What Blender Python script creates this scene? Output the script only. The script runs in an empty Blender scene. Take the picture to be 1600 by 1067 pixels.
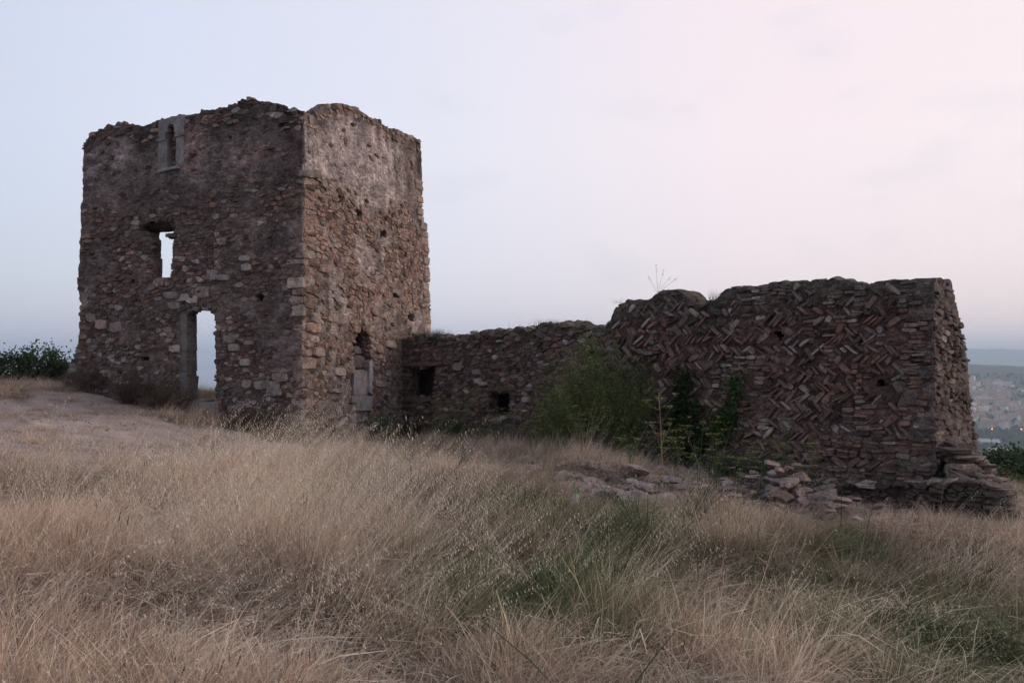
import bpy, math, random
import numpy as np
from mathutils import Vector
rnd = random.Random(7)
rng = np.random.default_rng(7)
S = bpy.context.scene
COL = S.collection

# ---------------------------------------------------------------- camera, sky, light
PITCH = math.atan(26.5/1200)
cam = bpy.data.cameras.new('camera'); camo = bpy.data.objects.new('camera', cam); COL.objects.link(camo)
cam.sensor_width = 36; cam.lens = 27; cam.clip_end = 60000; cam.clip_start = 0.05
camo.location = (0, 0, 1.7); camo.rotation_euler = (math.pi/2+PITCH, 0, 0)
S.camera = camo
S.view_settings.view_transform = 'Standard'; S.view_settings.look = 'None'
S.view_settings.exposure = 0; S.view_settings.gamma = 1; S.view_settings.use_curve_mapping = False
try:
    S.cycles.use_denoising = True
    S.cycles.volume_bounces = 2; S.cycles.max_bounces = 6; S.cycles.diffuse_bounces = 3
    S.cycles.transparent_max_bounces = 8
except Exception: pass

world = bpy.data.worlds.new('World'); S.world = world; world.use_nodes = True
nt = world.node_tree; nt.nodes.clear()
def N(t, typ, **kw):
    n = t.nodes.new(typ)
    for k, v in kw.items(): setattr(n, k, v)
    return n
def ramp(t, fac, stops, interp='LINEAR'):
    r = N(t, 'ShaderNodeValToRGB'); r.color_ramp.interpolation = interp
    el = r.color_ramp.elements
    while len(el) < len(stops): el.new(0.5)
    for e, (p, c) in zip(el, stops):
        e.position = p; e.color = (*c, 1) if len(c) == 3 else c
    t.links.new(fac, r.inputs[0]); return r.outputs[0]
def mathn(t, op, a, b=None):
    m = N(t, 'ShaderNodeMath', operation=op)
    for i, v in enumerate((a, b)):
        if v is None: continue
        if isinstance(v, (int, float)): m.inputs[i].default_value = v
        else: t.links.new(v, m.inputs[i])
    return m.outputs[0]
def mixc(t, fac, a, b, blend='MIX'):
    m = N(t, 'ShaderNodeMix', data_type='RGBA', blend_type=blend)
    for s, v in ((0, fac), (6, a), (7, b)):
        if isinstance(v, (int, float)): m.inputs[s].default_value = v
        elif isinstance(v, tuple): m.inputs[s].default_value = (*v, 1)
        else: t.links.new(v, m.inputs[s])
    return m.outputs[2]
tc = N(nt, 'ShaderNodeTexCoord')
sep = N(nt, 'ShaderNodeSeparateXYZ'); nt.links.new(tc.outputs['Generated'], sep.inputs[0])
glow = N(nt, 'ShaderNodeVectorMath', operation='DOT_PRODUCT')
nt.links.new(tc.outputs['Generated'], glow.inputs[0])
GA = math.radians(47)
glow.inputs[1].default_value = (math.sin(GA)*.97, math.cos(GA)*.97, .24)
g01 = mathn(nt, 'MULTIPLY_ADD', glow.outputs['Value'], .5); nt.nodes[-1].inputs[2].default_value = .5
azc = ramp(nt, g01, [(0, (.38,.41,.52)), (.45, (.50,.54,.66)), (.68, (.705,.73,.865)), (.79, (.785,.78,.89)), (.86, (.87,.815,.89)), (.93, (.98,.835,.87)), (1, (1.0,.845,.85))])
low = ramp(nt, sep.outputs['Z'], [(0, (.80,.79,.88)), (.05, (.90,.89,.93)), (.13, (.95,.94,.96)), (.26, (1,1,1)), (.6, (.98,.98,1.0)), (1, (.9,.92,1.0))])
skyc = mixc(nt, 1, azc, low, 'MULTIPLY')
# a few faint smudges of cloud
cm = N(nt, 'ShaderNodeMapping'); cm.inputs['Scale'].default_value = (1.6, 1.6, 4.0); cm.inputs['Location'].default_value = (.35,.1,.2)
nt.links.new(tc.outputs['Generated'], cm.inputs[0])
cn = N(nt, 'ShaderNodeTexNoise'); cn.inputs['Scale'].default_value = 3.2; cn.inputs['Detail'].default_value = 4; cn.inputs['Roughness'].default_value = .5
nt.links.new(cm.outputs[0], cn.inputs[0])
cf = ramp(nt, cn.outputs['Fac'], [(.55, (0,0,0)), (.72, (.30,.30,.30))])
skyc = mixc(nt, cf, skyc, (.64,.64,.72))
bg = N(nt, 'ShaderNodeBackground'); bg.inputs[1].default_value = .96; nt.links.new(skyc, bg.inputs[0])
sky = N(nt, 'ShaderNodeTexSky', sky_type='NISHITA'); sky.sun_disc = False
sky.sun_elevation = math.radians(7); sky.sun_rotation = math.radians(100); sky.altitude = 150; sky.dust_density = 2
bg2 = N(nt, 'ShaderNodeBackground'); bg2.inputs[1].default_value = .05; nt.links.new(sky.outputs[0], bg2.inputs[0])
ad = N(nt, 'ShaderNodeAddShader'); nt.links.new(bg.outputs[0], ad.inputs[0]); nt.links.new(bg2.outputs[0], ad.inputs[1])
wo = N(nt, 'ShaderNodeOutputWorld'); nt.links.new(ad.outputs[0], wo.inputs[0])

sl = bpy.data.lights.new('sun', 'SUN'); sl.energy = .85; sl.angle = math.radians(35); sl.color = (1, .80, .70)
so = bpy.data.objects.new('sun', sl); COL.objects.link(so)
SUN_DIR = Vector((math.sin(math.radians(100)), math.cos(math.radians(100)), .35)).normalized()
so.rotation_euler = (-SUN_DIR).to_track_quat('-Z', 'Y').to_euler()

# ---------------------------------------------------------------- helpers
CT, ST = math.cos(PITCH), math.sin(PITCH)
def ray(px, py):
    a, b = (px-800)/1200, (533.5-py)/1200
    return np.array([a, CT-b*ST, ST+b*CT])
def project(x, y, z):
    dz = z-1.7
    f = y*CT+dz*ST; v = -y*ST+dz*CT
    f = np.where(np.abs(f) < 1e-3, 1e-3, f)
    return 800+1200*x/f, 533.5-1200*v/f
def hash3(ix, iy, iz, seed=0):
    h = (ix.astype(np.int64)*374761393 + iy.astype(np.int64)*668265263 + iz.astype(np.int64)*2147483647 + seed*974634777) & 0xffffffff
    h = ((h ^ (h >> 13))*1274126177) & 0xffffffff
    h = ((h ^ (h >> 16))*2246822519) & 0xffffffff
    return ((h ^ (h >> 15)) & 0xffffff)/float(0xffffff)
def vnoise(x, y, z=0, seed=0):
    x, y, z = np.broadcast_arrays(np.asarray(x, float), np.asarray(y, float), np.asarray(z, float))
    ix, iy, iz = np.floor(x), np.floor(y), np.floor(z)
    fx, fy, fz = x-ix, y-iy, z-iz
    fx, fy, fz = (t*t*(3-2*t) for t in (fx, fy, fz))
    r = 0
    for a in (0, 1):
        for b in (0, 1):
            for c in (0, 1):
                w = (fx if a else 1-fx)*(fy if b else 1-fy)*(fz if c else 1-fz)
                r = r+w*hash3(ix+a, iy+b, iz+c, seed)
    return r
def fbm(x, y, z=0, seed=0, oct=4, lac=2.03, gain=.5):
    s = 0; a = 1; t = 0
    for k in range(oct):
        s = s+a*vnoise(np.asarray(x)*lac**k, np.asarray(y)*lac**k, np.asarray(z)*lac**k, seed+k*17); t += a; a *= gain
    return s/t-.5
def sstep(a, b, x):
    t = np.clip((np.asarray(x, float)-a)/(b-a), 0, 1); return t*t*(3-2*t)
def inpoly(poly, x, y):
    x = np.asarray(x, float); y = np.asarray(y, float); r = np.zeros(np.broadcast(x, y).shape, bool)
    n = len(poly)
    for i in range(n):
        x1, y1 = poly[i]; x2, y2 = poly[(i+1) % n]
        if y1 == y2: continue
        c = ((y1 > y) != (y2 > y)) & (x < (x2-x1)*(y-y1)/(y2-y1)+x1)
        r ^= c
    return r
def mesh(name, verts, faces, mat=None, col=None, smooth=False):
    me = bpy.data.meshes.new(name)
    v = verts.tolist() if isinstance(verts, np.ndarray) else verts
    f = faces.tolist() if isinstance(faces, np.ndarray) else faces
    me.from_pydata(v, [], f)
    if col is not None:
        a = me.attributes.new('col', 'FLOAT_COLOR', 'POINT')
        c = np.ones((len(v), 4), np.float32); c[:, :3] = np.asarray(col, np.float32)[:, :3]
        a.data.foreach_set('color', c.ravel())
    if smooth: me.polygons.foreach_set('use_smooth', np.ones(len(me.polygons), bool))
    if mat: me.materials.append(mat)
    return me
def link(name, me, parent=None, loc=None):
    o = bpy.data.objects.new(name, me); COL.objects.link(o)
    if parent: o.parent = parent
    if loc is not None: o.location = loc
    return o
def tag(o, label=None, cat=None, group=None, kind=None):
    if label: o['label'] = label
    if cat: o['category'] = cat
    if group: o['group'] = group
    if kind: o['kind'] = kind
    return o
class MB:
    """collects pieces with a colour per vertex into one mesh"""
    def __init__(s): s.v = []; s.f = []; s.c = []
    def add(s, v, f, c):
        b = len(s.v); s.v.extend([tuple(p) for p in v]); s.f.extend([tuple(i+b for i in q) for q in f])
        s.c.extend([tuple(c)]*len(v) if not hasattr(c[0], '__len__') else [tuple(k) for k in c])
    def tube(s, pts, rad, c, n=5):
        pts = [Vector(p) for p in pts]; v = []; f = []
        for i, p in enumerate(pts):
            d = (pts[min(i+1, len(pts)-1)]-pts[max(i-1, 0)]).normalized()
            a = d.orthogonal().normalized(); b = d.cross(a)
            r = rad[i] if hasattr(rad, '__len__') else rad
            for k in range(n):
                t = 2*math.pi*k/n; v.append(p+(a*math.cos(t)+b*math.sin(t))*r)
        for i in range(len(pts)-1):
            for k in range(n):
                f.append((i*n+k, i*n+(k+1) % n, (i+1)*n+(k+1) % n, (i+1)*n+k))
        s.add(v, f, c)
    def build(s, name, mat, parent=None, smooth=False):
        return link(name, mesh(name, s.v, s.f, mat, s.c, smooth), parent)

# ---------------------------------------------------------------- materials
def mat_col(name, rough=.95, n1=6, n2=45, var=.35, bump=.5, bdist=.02, transl=0, inst=False, spec=.2, speckle=0, cells=0):
    m = bpy.data.materials.new(name); m.use_nodes = True; t = m.node_tree; t.nodes.clear()
    out = N(t, 'ShaderNodeOutputMaterial'); bs = N(t, 'ShaderNodeBsdfPrincipled')
    bs.inputs['Roughness'].default_value = rough; bs.inputs['Specular IOR Level'].default_value = spec
    at = N(t, 'ShaderNodeAttribute', attribute_name='col'); c = at.outputs['Color']
    if inst:
        ai = N(t, 'ShaderNodeAttribute', attribute_name='tint', attribute_type='INSTANCER')
        c = mixc(t, 1, c, ai.outputs['Color'], 'MULTIPLY')
    geo = N(t, 'ShaderNodeNewGeometry')
    if n1:
        a = N(t, 'ShaderNodeTexNoise'); a.inputs['Scale'].default_value = n1; a.inputs['Detail'].default_value = 6; a.inputs['Roughness'].default_value = .65
        b = N(t, 'ShaderNodeTexNoise'); b.inputs['Scale'].default_value = n2; b.inputs['Detail'].default_value = 5; b.inputs['Roughness'].default_value = .7
        t.links.new(geo.outputs['Position'], a.inputs[0]); t.links.new(geo.outputs['Position'], b.inputs[0])
        s = mathn(t, 'ADD', a.outputs['Fac'], b.outputs['Fac'])
        k = N(t, 'ShaderNodeMapRange'); k.inputs[1].default_value = .75; k.inputs[2].default_value = 1.25
        k.inputs[3].default_value = 1-var; k.inputs[4].default_value = 1+var
        t.links.new(s, k.inputs[0])
        c = mixc(t, 1, c, (1, 1, 1), 'MULTIPLY'); mm = N(t, 'ShaderNodeVectorMath', operation='SCALE')
        t.links.new(c, mm.inputs[0]); t.links.new(k.outputs[0], mm.inputs['Scale']); c = mm.outputs[0]
        if cells:     # small stones and pits buried in the mortar
            mp_ = N(t, 'ShaderNodeMapping'); mp_.inputs['Scale'].default_value = (1, 1, 1.7)
            t.links.new(geo.outputs['Position'], mp_.inputs[0])
            wn = N(t, 'ShaderNodeTexNoise'); wn.inputs['Scale'].default_value = 6; t.links.new(geo.outputs['Position'], wn.inputs[0])
            wv = N(t, 'ShaderNodeVectorMath', operation='MULTIPLY_ADD'); t.links.new(wn.outputs['Color'], wv.inputs[0]); wv.inputs[1].default_value = (.16,.16,.16); t.links.new(mp_.outputs[0], wv.inputs[2])
            vc = N(t, 'ShaderNodeTexVoronoi'); vc.inputs['Scale'].default_value = cells; t.links.new(wv.outputs[0], vc.inputs[0])
            sx = N(t, 'ShaderNodeSeparateColor'); t.links.new(vc.outputs['Color'], sx.inputs[0])
            cr = ramp(t, sx.outputs[0], [(0, (.62,.60,.60)), (.5, (.95,.93,.92)), (.85, (1.1,1.06,1.04)), (1, (1.38,1.34,1.30))])
            c = mixc(t, 1, c, cr, 'MULTIPLY')
            s = mathn(t, 'SUBTRACT', s, mathn(t, 'MULTIPLY', vc.outputs['Distance'], .6))
        if speckle:   # lichen and mineral flecks
            vo = N(t, 'ShaderNodeTexNoise'); vo.inputs['Scale'].default_value = 18; vo.inputs['Detail'].default_value = 8; vo.inputs['Roughness'].default_value = .8
            t.links.new(geo.outputs['Position'], vo.inputs[0])
            lf = ramp(t, vo.outputs['Fac'], [(.56, (0,0,0)), (.68, (speckle,)*3)])
            c = mixc(t, lf, c, (.30,.275,.255))
            df = ramp(t, vo.outputs['Fac'], [(.34, (speckle,)*3), (.45, (0,0,0))])
            c = mixc(t, df, c, (.05,.04,.04))
        if bump:
            bp = N(t, 'ShaderNodeBump'); bp.inputs['Strength'].default_value = bump; bp.inputs['Distance'].default_value = bdist
            t.links.new(s, bp.inputs['Height']); t.links.new(bp.outputs[0], bs.inputs['Normal'])
    t.links.new(c, bs.inputs['Base Color'])
    if transl:
        tr = N(t, 'ShaderNodeBsdfTranslucent'); t.links.new(c, tr.inputs[0])
        mx = N(t, 'ShaderNodeMixShader'); mx.inputs[0].default_value = transl
        t.links.new(bs.outputs[0], mx.inputs[1]); t.links.new(tr.outputs[0], mx.inputs[2]); t.links.new(mx.outputs[0], out.inputs[0])
    else: t.links.new(bs.outputs[0], out.inputs[0])
    return m
M_STONE = mat_col('rough_stone', n1=6, n2=30, var=.6, bump=1.0, bdist=.045, speckle=.45)
M_RENDER = mat_col('lime_render', n1=3.5, n2=26, var=.6, bump=1.0, bdist=.06, speckle=.38, cells=9)
M_DRESSED = mat_col('dressed_stone', n1=3.5, n2=32, var=.5, bump=.8, bdist=.03, speckle=.35)
M_GROUND = mat_col('dry_soil', n1=2.2, n2=30, var=.35, bump=.8, bdist=.04, speckle=.12)
M_FAR = mat_col('far_ground', n1=.012, n2=.05, var=.35, bump=0)
M_STRAW = mat_col('dry_straw', rough=.7, n1=0, transl=.18, inst=True)
M_LEAF = mat_col('leaf', rough=.6, n1=0, transl=.25)
M_WOOD = mat_col('weathered_wood', n1=8, n2=60, var=.3, bump=.4)
M_HOUSE = mat_col('house_render', n1=0)

# ---------------------------------------------------------------- terrain
CTRL_PX = [(200,1067,3.7),(800,1067,4.0),(1500,1067,4.2),(-200,1000,4.4),(0,900,6.0),(400,850,7.2),(800,850,7.6),(1200,900,7.0),(1550,900,7.3),(1900,950,6.3),
 (1000,800,10.5),(1300,805,12.0),(1550,812,11.8),(200,750,9.5),(0,700,12),(-300,700,12),(450,722,14),(700,704,17.0),
 (473,690,18.4),(400,670,18.9),(320,641,19.5),(200,624,20.3),(110,605,21),(0,600,21.5),(-300,600,22),(0,650,15),(150,655,16.2),(330,690,15.6),
 (640,690,22.3),(800,697,19.0),(940,716,17.2),(1100,742,15.2),(1290,795,12.7),(1500,806,12.2),(1600,765,16),(1720,830,12),(1575,740,24),(900,735,14.0)]
CTRL = []
for px, py, d in CTRL_PX:
    r = ray(px, py); k = d/r[1]; CTRL.append((r[0]*k, d, 1.7+r[2]*k))
CTRL += [(-3,-6,.15), (4,-6,0), (-6.5,24.5,.62), (-8.5,26,.6), (0,26,-.3), (8,20,-1.1), (12,17,-1.2), (-18,10,.6), (-14,24,.95), (14,20,-2.0), (18,26,-3.6), (12,26,-2.6), (20,30,-5), (22,20,-2.6), (9.5,26,-1.8), (17,22,-2.8)]
CTRL = np.array(CTRL)
def land(x, y):
    x = np.asarray(x, float); y = np.asarray(y, float)
    r = np.hypot(x, y); az = np.degrees(np.arctan2(x, y))
    num = 0; den = 0
    for cx, cy, cz in CTRL:
        w = 1/((x-cx)**2+(y-cy)**2+.6)**1.6; num = num+w*cz; den = den+w
    h = num/den
    h = h+fbm(x*.35, y*.35, seed=3, oct=4)*.28*sstep(2, 8, r)+fbm(x*2.2, y*2.2, seed=5, oct=3)*.07
    for bx, by, sx, sy, a_ in ((1.3,12.9,1.0,.55,.20),(2.4,12.3,.8,.45,.16),(4.3,12.0,.75,.55,.30),(5.0,11.3,.35,.5,.22)):
        h = h+a_*np.exp(-(((x-bx)/sx)**2+((y-by)/sy)**2)**1.5)*(1+fbm(x*3, y*3, seed=8)*1.2)
    # the hill falls away all round
    dr = np.maximum(r-26.5, 0)
    fall = np.minimum(dr*dr/(dr+5)*.42, 149)
    far = h-fall+fbm(x*.03, y*.03, seed=9)*np.clip(dr*.12, 0, 14)
    plain = -150+fbm(x*.002, y*.002, seed=11)*4
    h = np.where(r < 450, np.maximum(far, plain), plain)
    land_f = sstep(12, 22, az)*(1-sstep(120, 160, az))
    # slope with the town, wooded hill, far ridge (seen at azimuth 31..34 degrees)
    t1 = 65*sstep(1750, 3000, r)+60*sstep(2800, 3900, r)*(1-.045*(az-31.5))-125*sstep(4300, 5600, r)
    t1 = t1+(fbm(x*.0022, y*.0022, seed=13, oct=4)*34+fbm(x*.012, y*.012, seed=14, oct=4)*22)*sstep(2600, 3600, r)
    ridge = (292+fbm(az*.8, 0*az, seed=15, oct=5)*90)*np.exp(-((r-12500)/2100)**2)
    h = h+np.where(r > 1500, (t1+ridge)*land_f, 0)
    sea = (1-land_f)*sstep(700, 1200, r)
    return h-sea*12
def gz(x, y): return float(land(np.array([x]), np.array([y]))[0])
na = 420
radii = [0.25]
while radii[-1] < 17000: radii.append(radii[-1]*1.032+.02)
radii = np.array(radii); nr = len(radii)
ang = np.linspace(-math.pi, math.pi, na, endpoint=False)
A, R = np.meshgrid(ang, radii)
X, Y = R*np.sin(A), R*np.cos(A); Z = land(X, Y)
AZ = np.degrees(A)
PX, PY = project(X, Y, Z)
BARE = [(-400,600),(0,622),(150,612),(200,628),(255,655),(330,668),(425,676),(480,708),(450,732),(310,742),(150,758),(0,762),(-400,800)]
def bare_at(x, y, px, py):
    n = fbm(x*.9, y*.9, seed=21)*26
    return inpoly(BARE, px, py+n) & (y > 6)
bare = bare_at(X, Y, PX, PY).astype(float)
n1 = fbm(X*.8, Y*.8, seed=23)+.5; n2 = fbm(X*.004, Y*.004, seed=29)+.5; n3 = fbm(X*.02, Y*.02, seed=31)+.5
def L3(a, b, t): return np.asarray(a)*(1-t[..., None])+np.asarray(b)*t[..., None]
soil = L3((.27,.205,.175), (.46,.355,.305), np.clip(fbm(X*.5, Y*1.6, seed=24)*1.8+.5, 0, 1)); litter = L3((.11,.08,.062), (.20,.15,.115), n1)
C = L3(litter, (0, 0, 0), n1*0); C = C*(1-bare[..., None])+soil*bare[..., None]
for bx, by, sx, sy in ((1.5,12.8,1.3,.6),(2.6,12.3,.8,.5),(4.5,11.9,1.0,.8)):
    m_ = np.exp(-(((X-bx)/sx)**2+((Y-by)/sy)**2)**2)[..., None]; C = C*(1-m_)+L3((.14,.115,.105), (.33,.29,.27), np.clip(fbm(X*4, Y*4, seed=33)*2+.5, 0, 1))*m_
scrub = L3((.045,.055,.03), (.16,.13,.09), n3)
f = sstep(28, 45, R)[..., None]; C = C*(1-f)+scrub*f
fields = L3((.20,.17,.13), (.10,.12,.07), sstep(.35, .6, n2)); f = sstep(350, 450, R)[..., None]; C = C*(1-f)+fields*f
f = (sstep(1420, 1480, R)*(1-sstep(1860, 1920, R)))[..., None]; C = C*(1-f)+np.array((.035,.055,.03))*f
f = (sstep(2500, 3000, R+(n3-.5)*900))[..., None]; C = C*(1-f)+np.array((.035,.048,.03))*f
V = np.stack([X, Y, Z], -1).reshape(-1, 3)
i, j = np.meshgrid(np.arange(nr-1), np.arange(na), indexing='ij')
i = i.ravel(); j = j.ravel(); j2 = (j+1) % na
F = np.stack([i*na+j, (i+1)*na+j, (i+1)*na+j2, i*na+j2], -1)[:, ::-1]
rin = i < int(np.searchsorted(radii, 60))
me = mesh('ground', V, F, M_GROUND, C.reshape(-1, 3), True)
me.materials.append(M_FAR)
me.polygons.foreach_set('material_index', np.where(rin, 0, 1).astype(np.int32))
tag(link('ground', me), 'dry hilltop falling away to the plain and hills beyond', kind='structure')
# sea on the left
M_SEA = bpy.data.materials.new('sea_water'); M_SEA.use_nodes = True
b = M_SEA.node_tree.nodes['Principled BSDF']; b.inputs['Base Color'].default_value = (.03,.05,.07,1); b.inputs['Roughness'].default_value = .22
sv = [(0, 0, -156)]+[(26000*math.sin(t*math.pi/48), 26000*math.cos(t*math.pi/48), -156) for t in range(96)]
sf = [(0, k+1, (k+1) % 96+1)[::-1] for k in range(96)]
tag(link('sea', mesh('sea', sv, sf, M_SEA)), 'calm sea on the horizon', kind='structure')

# ---------------------------------------------------------------- masonry
class Frame:
    def __init__(s, O, D, Nn): s.O = np.array(O, float); s.D = np.array(D, float); s.N = np.array(Nn, float)
    def on(s, px, py, w=0):
        r = ray(px, py); P = s.O+s.N*w
        # P + u D = k r_xy
        k, u = np.linalg.solve(np.array([[r[0], -s.D[0]], [r[1], -s.D[1]]]), P)
        return (u, 1.7+k*r[2])
    def poly(s, pts, w=0): return [s.on(*p, w) for p in pts]
    def xyz(s, u, z, w=0):
        u, z, w = np.broadcast_arrays(np.asarray(u, float), np.asarray(z, float), np.asarray(w, float))
        return np.stack([s.O[0]+s.D[0]*u+s.N[0]*w, s.O[1]+s.D[1]*u+s.N[1]*w, z], -1)
def norm2(a, b): l = math.hypot(a, b); return (a/l, b/l)
D0 = 18.5
CORNER = ((473-800)/1200*D0, D0)
dF = norm2(-.94, .341); dS = (-dF[1]*-1, 0)
dS = (dF[1], -dF[0])                       # perpendicular, going back
FR = Frame(CORNER, dF, dS)                 # front (left-hand) wall, inward = dS
SD = Frame(CORNER, dS, dF)                 # side (right-hand) wall, inward = dF
_u, _z = SD.on(628, 560)
LW0 = SD.O+SD.D*_u                         # the long wall springs from the side wall
E = np.array([(1458-800)/1200*12.9, 12.9])
dW = norm2(*(E-LW0)); nW = (-dW[1], dW[0])
if nW[1] < 0: nW = (-nW[0], -nW[1])
LW = Frame(LW0, dW, nW)
WLEN = float(np.linalg.norm(E-LW0))
EN = Frame(E, nW, (-dW[0], -dW[1]))        # end face

def interp(poly, u):
    p = sorted(poly); return np.interp(u, [q[0] for q in p], [q[1] for q in p])

def slab(name, fr, u0, u1, z0, z1, res, w0, w1, solid, top=None, disp=None, colf=None, mat=None, parent=None, seed=0, layers=4, ragged=.35, round_top=0):
    nu = max(2, int(round((u1-u0)/res))); nz = max(2, int(round((z1-z0)/res)))
    us = np.linspace(u0, u1, nu+1); zs = np.linspace(z0, z1, nz+1)
    U, Zg = np.meshgrid(us, zs, indexing='ij')
    uc, zc = np.meshgrid((us[1:]+us[:-1])/2, (zs[1:]+zs[:-1])/2, indexing='ij')
    wu = uc+fbm(uc*4, zc*4, seed=seed)*.10*ragged/.35; wz = zc+fbm(uc*4, zc*4, seed=seed+5)*.10*ragged/.35
    ok = solid(wu, wz)
    if top is not None:
        tp = interp(top, uc)+fbm(uc*3.0, 0*uc, seed=seed+2, oct=4)*.10
        ok &= (zc-res*.5) < tp
    Uj = U+(vnoise(U*37, Zg*37, seed=seed+7)-.5)*res*ragged; Zj = Zg+(vnoise(U*37, Zg*37, seed=seed+8)-.5)*res*ragged
    if top is not None:
        Zj = np.minimum(Zj, interp(top, U)+fbm(U*3.0, 0*U, seed=seed+2, oct=4)*.10+(vnoise(U*9, 0*U, seed=seed+3)-.5)*.05)
    d = disp(U, Zg) if disp is not None else 0*U
    nV = U.size; idx = np.arange(nV).reshape(U.shape)
    Pf = fr.xyz(Uj, Zj, w0-d).reshape(-1, 3); Pb = fr.xyz(Uj, Zj, w1+0*d).reshape(-1, 3)
    a = idx[:-1, :-1][ok]; b_ = idx[1:, :-1][ok]; c_ = idx[1:, 1:][ok]; d_ = idx[:-1, 1:][ok]
    quads_f = np.stack([a, b_, c_, d_], -1); quads_b = quads_f[:, ::-1]+nV
    # boundary edges
    pad = np.zeros((nu+2, nz+2), bool); pad[1:-1, 1:-1] = ok
    ed = []
    I, J = np.nonzero(ok)
    for i_, j_ in zip(I, J):
        if not pad[i_, j_+1]: ed.append((idx[i_, j_+1], idx[i_, j_]))
        if not pad[i_+2, j_+1]: ed.append((idx[i_+1, j_], idx[i_+1, j_+1]))
        if not pad[i_+1, j_]: ed.append((idx[i_, j_], idx[i_+1, j_]))
        if not pad[i_+1, j_+2]: ed.append((idx[i_+1, j_+1], idx[i_, j_+1]))
    extra = []; mp = {}
    fU, fZ, fD = Uj.ravel(), Zj.ravel(), np.broadcast_to(d, U.shape).ravel()
    tops = interp(top, fU) if top is not None else None
    def lay(v, k):
        if k == 0: return int(v)
        if k == layers: return int(v)+nV
        key = (int(v), k)
        if key not in mp:
            t = k/layers; ww = (w0-fD[v])*(1-t)+w1*t
            j1 = (float(vnoise(fU[v]*7, fZ[v]*7, ww*7+3, seed=seed+11))-.5)*.09
            j2 = (float(vnoise(fU[v]*7, fZ[v]*7, ww*7+9, seed=seed+12))-.5)*.09
            lift = 0
            if tops is not None and fZ[v] > tops[v]-.12: lift = round_top*math.sin(math.pi*t)
            mp[key] = 2*nV+len(extra); extra.append(tuple(fr.xyz(fU[v]+j1, fZ[v]+j2+lift, ww)))
        return mp[key]
    qs = []
    for v1, v2 in ed:
        for k in range(layers):
            qs.append((lay(v1, k), lay(v1, k+1), lay(v2, k+1), lay(v2, k)))
    V = np.concatenate([Pf, Pb, np.array(extra).reshape(-1, 3)], 0)
    Fc = np.concatenate([quads_f, quads_b, np.array(qs, int).reshape(-1, 4)], 0)
    used, inv = np.unique(Fc, return_inverse=True); Fc = inv.reshape(Fc.shape)
    V = V[used]
    # colours from wall coordinates
    rel = V[:, :2]-fr.O; uu = rel@fr.D
    C = (colf(uu, V[:, 2]) if colf else np.tile((.2, .17, .16), (len(V), 1)))*np.array((1.12, 1.04, .99))
    return link(name, mesh(name, V, Fc, mat or M_RENDER, C), parent)

def voronoi(pts, asp, k=14, lim=.5):
    P = pts.copy(); P[:, 0] /= asp
    out = []
    for i_, p in enumerate(P):
        dd = ((P-p)**2).sum(1); near = np.argpartition(dd, min(k, len(P)-1))[:k+1]
        near = near[np.argsort(dd[near])]
        poly = [(p[0]-lim, p[1]-lim), (p[0]+lim, p[1]-lim), (p[0]+lim, p[1]+lim), (p[0]-lim, p[1]+lim)]
        for q in near:
            if q == i_: continue
            dx, dy = P[q]-p; mx, my = (P[q]+p)/2
            new = []; n = len(poly)
            s = [(a-mx)*dx+(b-my)*dy for a, b in poly]
            for m in range(n):
                m2 = (m+1) % n
                if s[m] <= 0: new.append(poly[m])
                if (s[m] < 0) != (s[m2] < 0) and s[m] != s[m2]:
                    t = s[m]/(s[m]-s[m2]); a, b = poly[m], poly[m2]
                    new.append((a[0]+(b[0]-a[0])*t, a[1]+(b[1]-a[1])*t))
            poly = new
            if len(poly) < 3: break
        if len(poly) >= 3: out.append([(a*asp, b) for a, b in poly])
        else: out.append(None)
    return out

def stone_geo(fr, poly, depth, base=-.10, R=rnd, w0=0.0, tilt=.25):
    """rounded block standing proud of a wall face: ~40 triangles"""
    cx = sum(p[0] for p in poly)/len(poly); cz = sum(p[1] for p in poly)/len(poly)
    pl = [p for m, p in enumerate(poly) if math.hypot(p[0]-poly[m-1][0], p[1]-poly[m-1][1]) > .012]
    if len(pl) < 3: return None
    rd = []
    n = len(pl)
    for m in range(n):           # cut the corners
        a, b = pl[m], pl[(m+1) % n]
        L = math.hypot(b[0]-a[0], b[1]-a[1])
        if L > .05:
            t = R.uniform(.07, .2); rd.append((a[0]+(b[0]-a[0])*t, a[1]+(b[1]-a[1])*t)); t = 1-R.uniform(.07, .2)
            rd.append((a[0]+(b[0]-a[0])*t, a[1]+(b[1]-a[1])*t))
        else: rd.append(((a[0]+b[0])/2, (a[1]+b[1])/2))
    n = len(rd)
    if n < 4: return None
    tu, tz = R.uniform(-tilt, tilt), R.uniform(-tilt, tilt)
    ru = max(abs(p[0]-cx) for p in rd); rz = max(abs(p[1]-cz) for p in rd)
    v = []; pts = []
    for sc, dp in ((1.0, base), (1.0, depth*.62), (.89, depth)):
        for p in rd:
            u = cx+(p[0]-cx)*sc; z = cz+(p[1]-cz)*sc
            ww = dp
            if dp > 0: ww = dp*(1+tu*(u-cx)/ru+tz*(z-cz)/rz)+R.uniform(-.004, .006)
            pts.append((u, z, w0-ww))
    pts.append((cx+R.uniform(-.2, .2)*ru, cz+R.uniform(-.2, .2)*rz, w0-depth*1.04))
    a = np.array(pts); v = fr.xyz(a[:, 0], a[:, 1], a[:, 2])
    f = []
    for k in (0, 1):
        for m in range(n):
            m2 = (m+1) % n; f.append((k*n+m, k*n+m2, (k+1)*n+m2, (k+1)*n+m))
    for m in range(n): f.append((2*n+m, 2*n+(m+1) % n, 3*n))
    size = ru*rz*4
    return v, f, size
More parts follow.
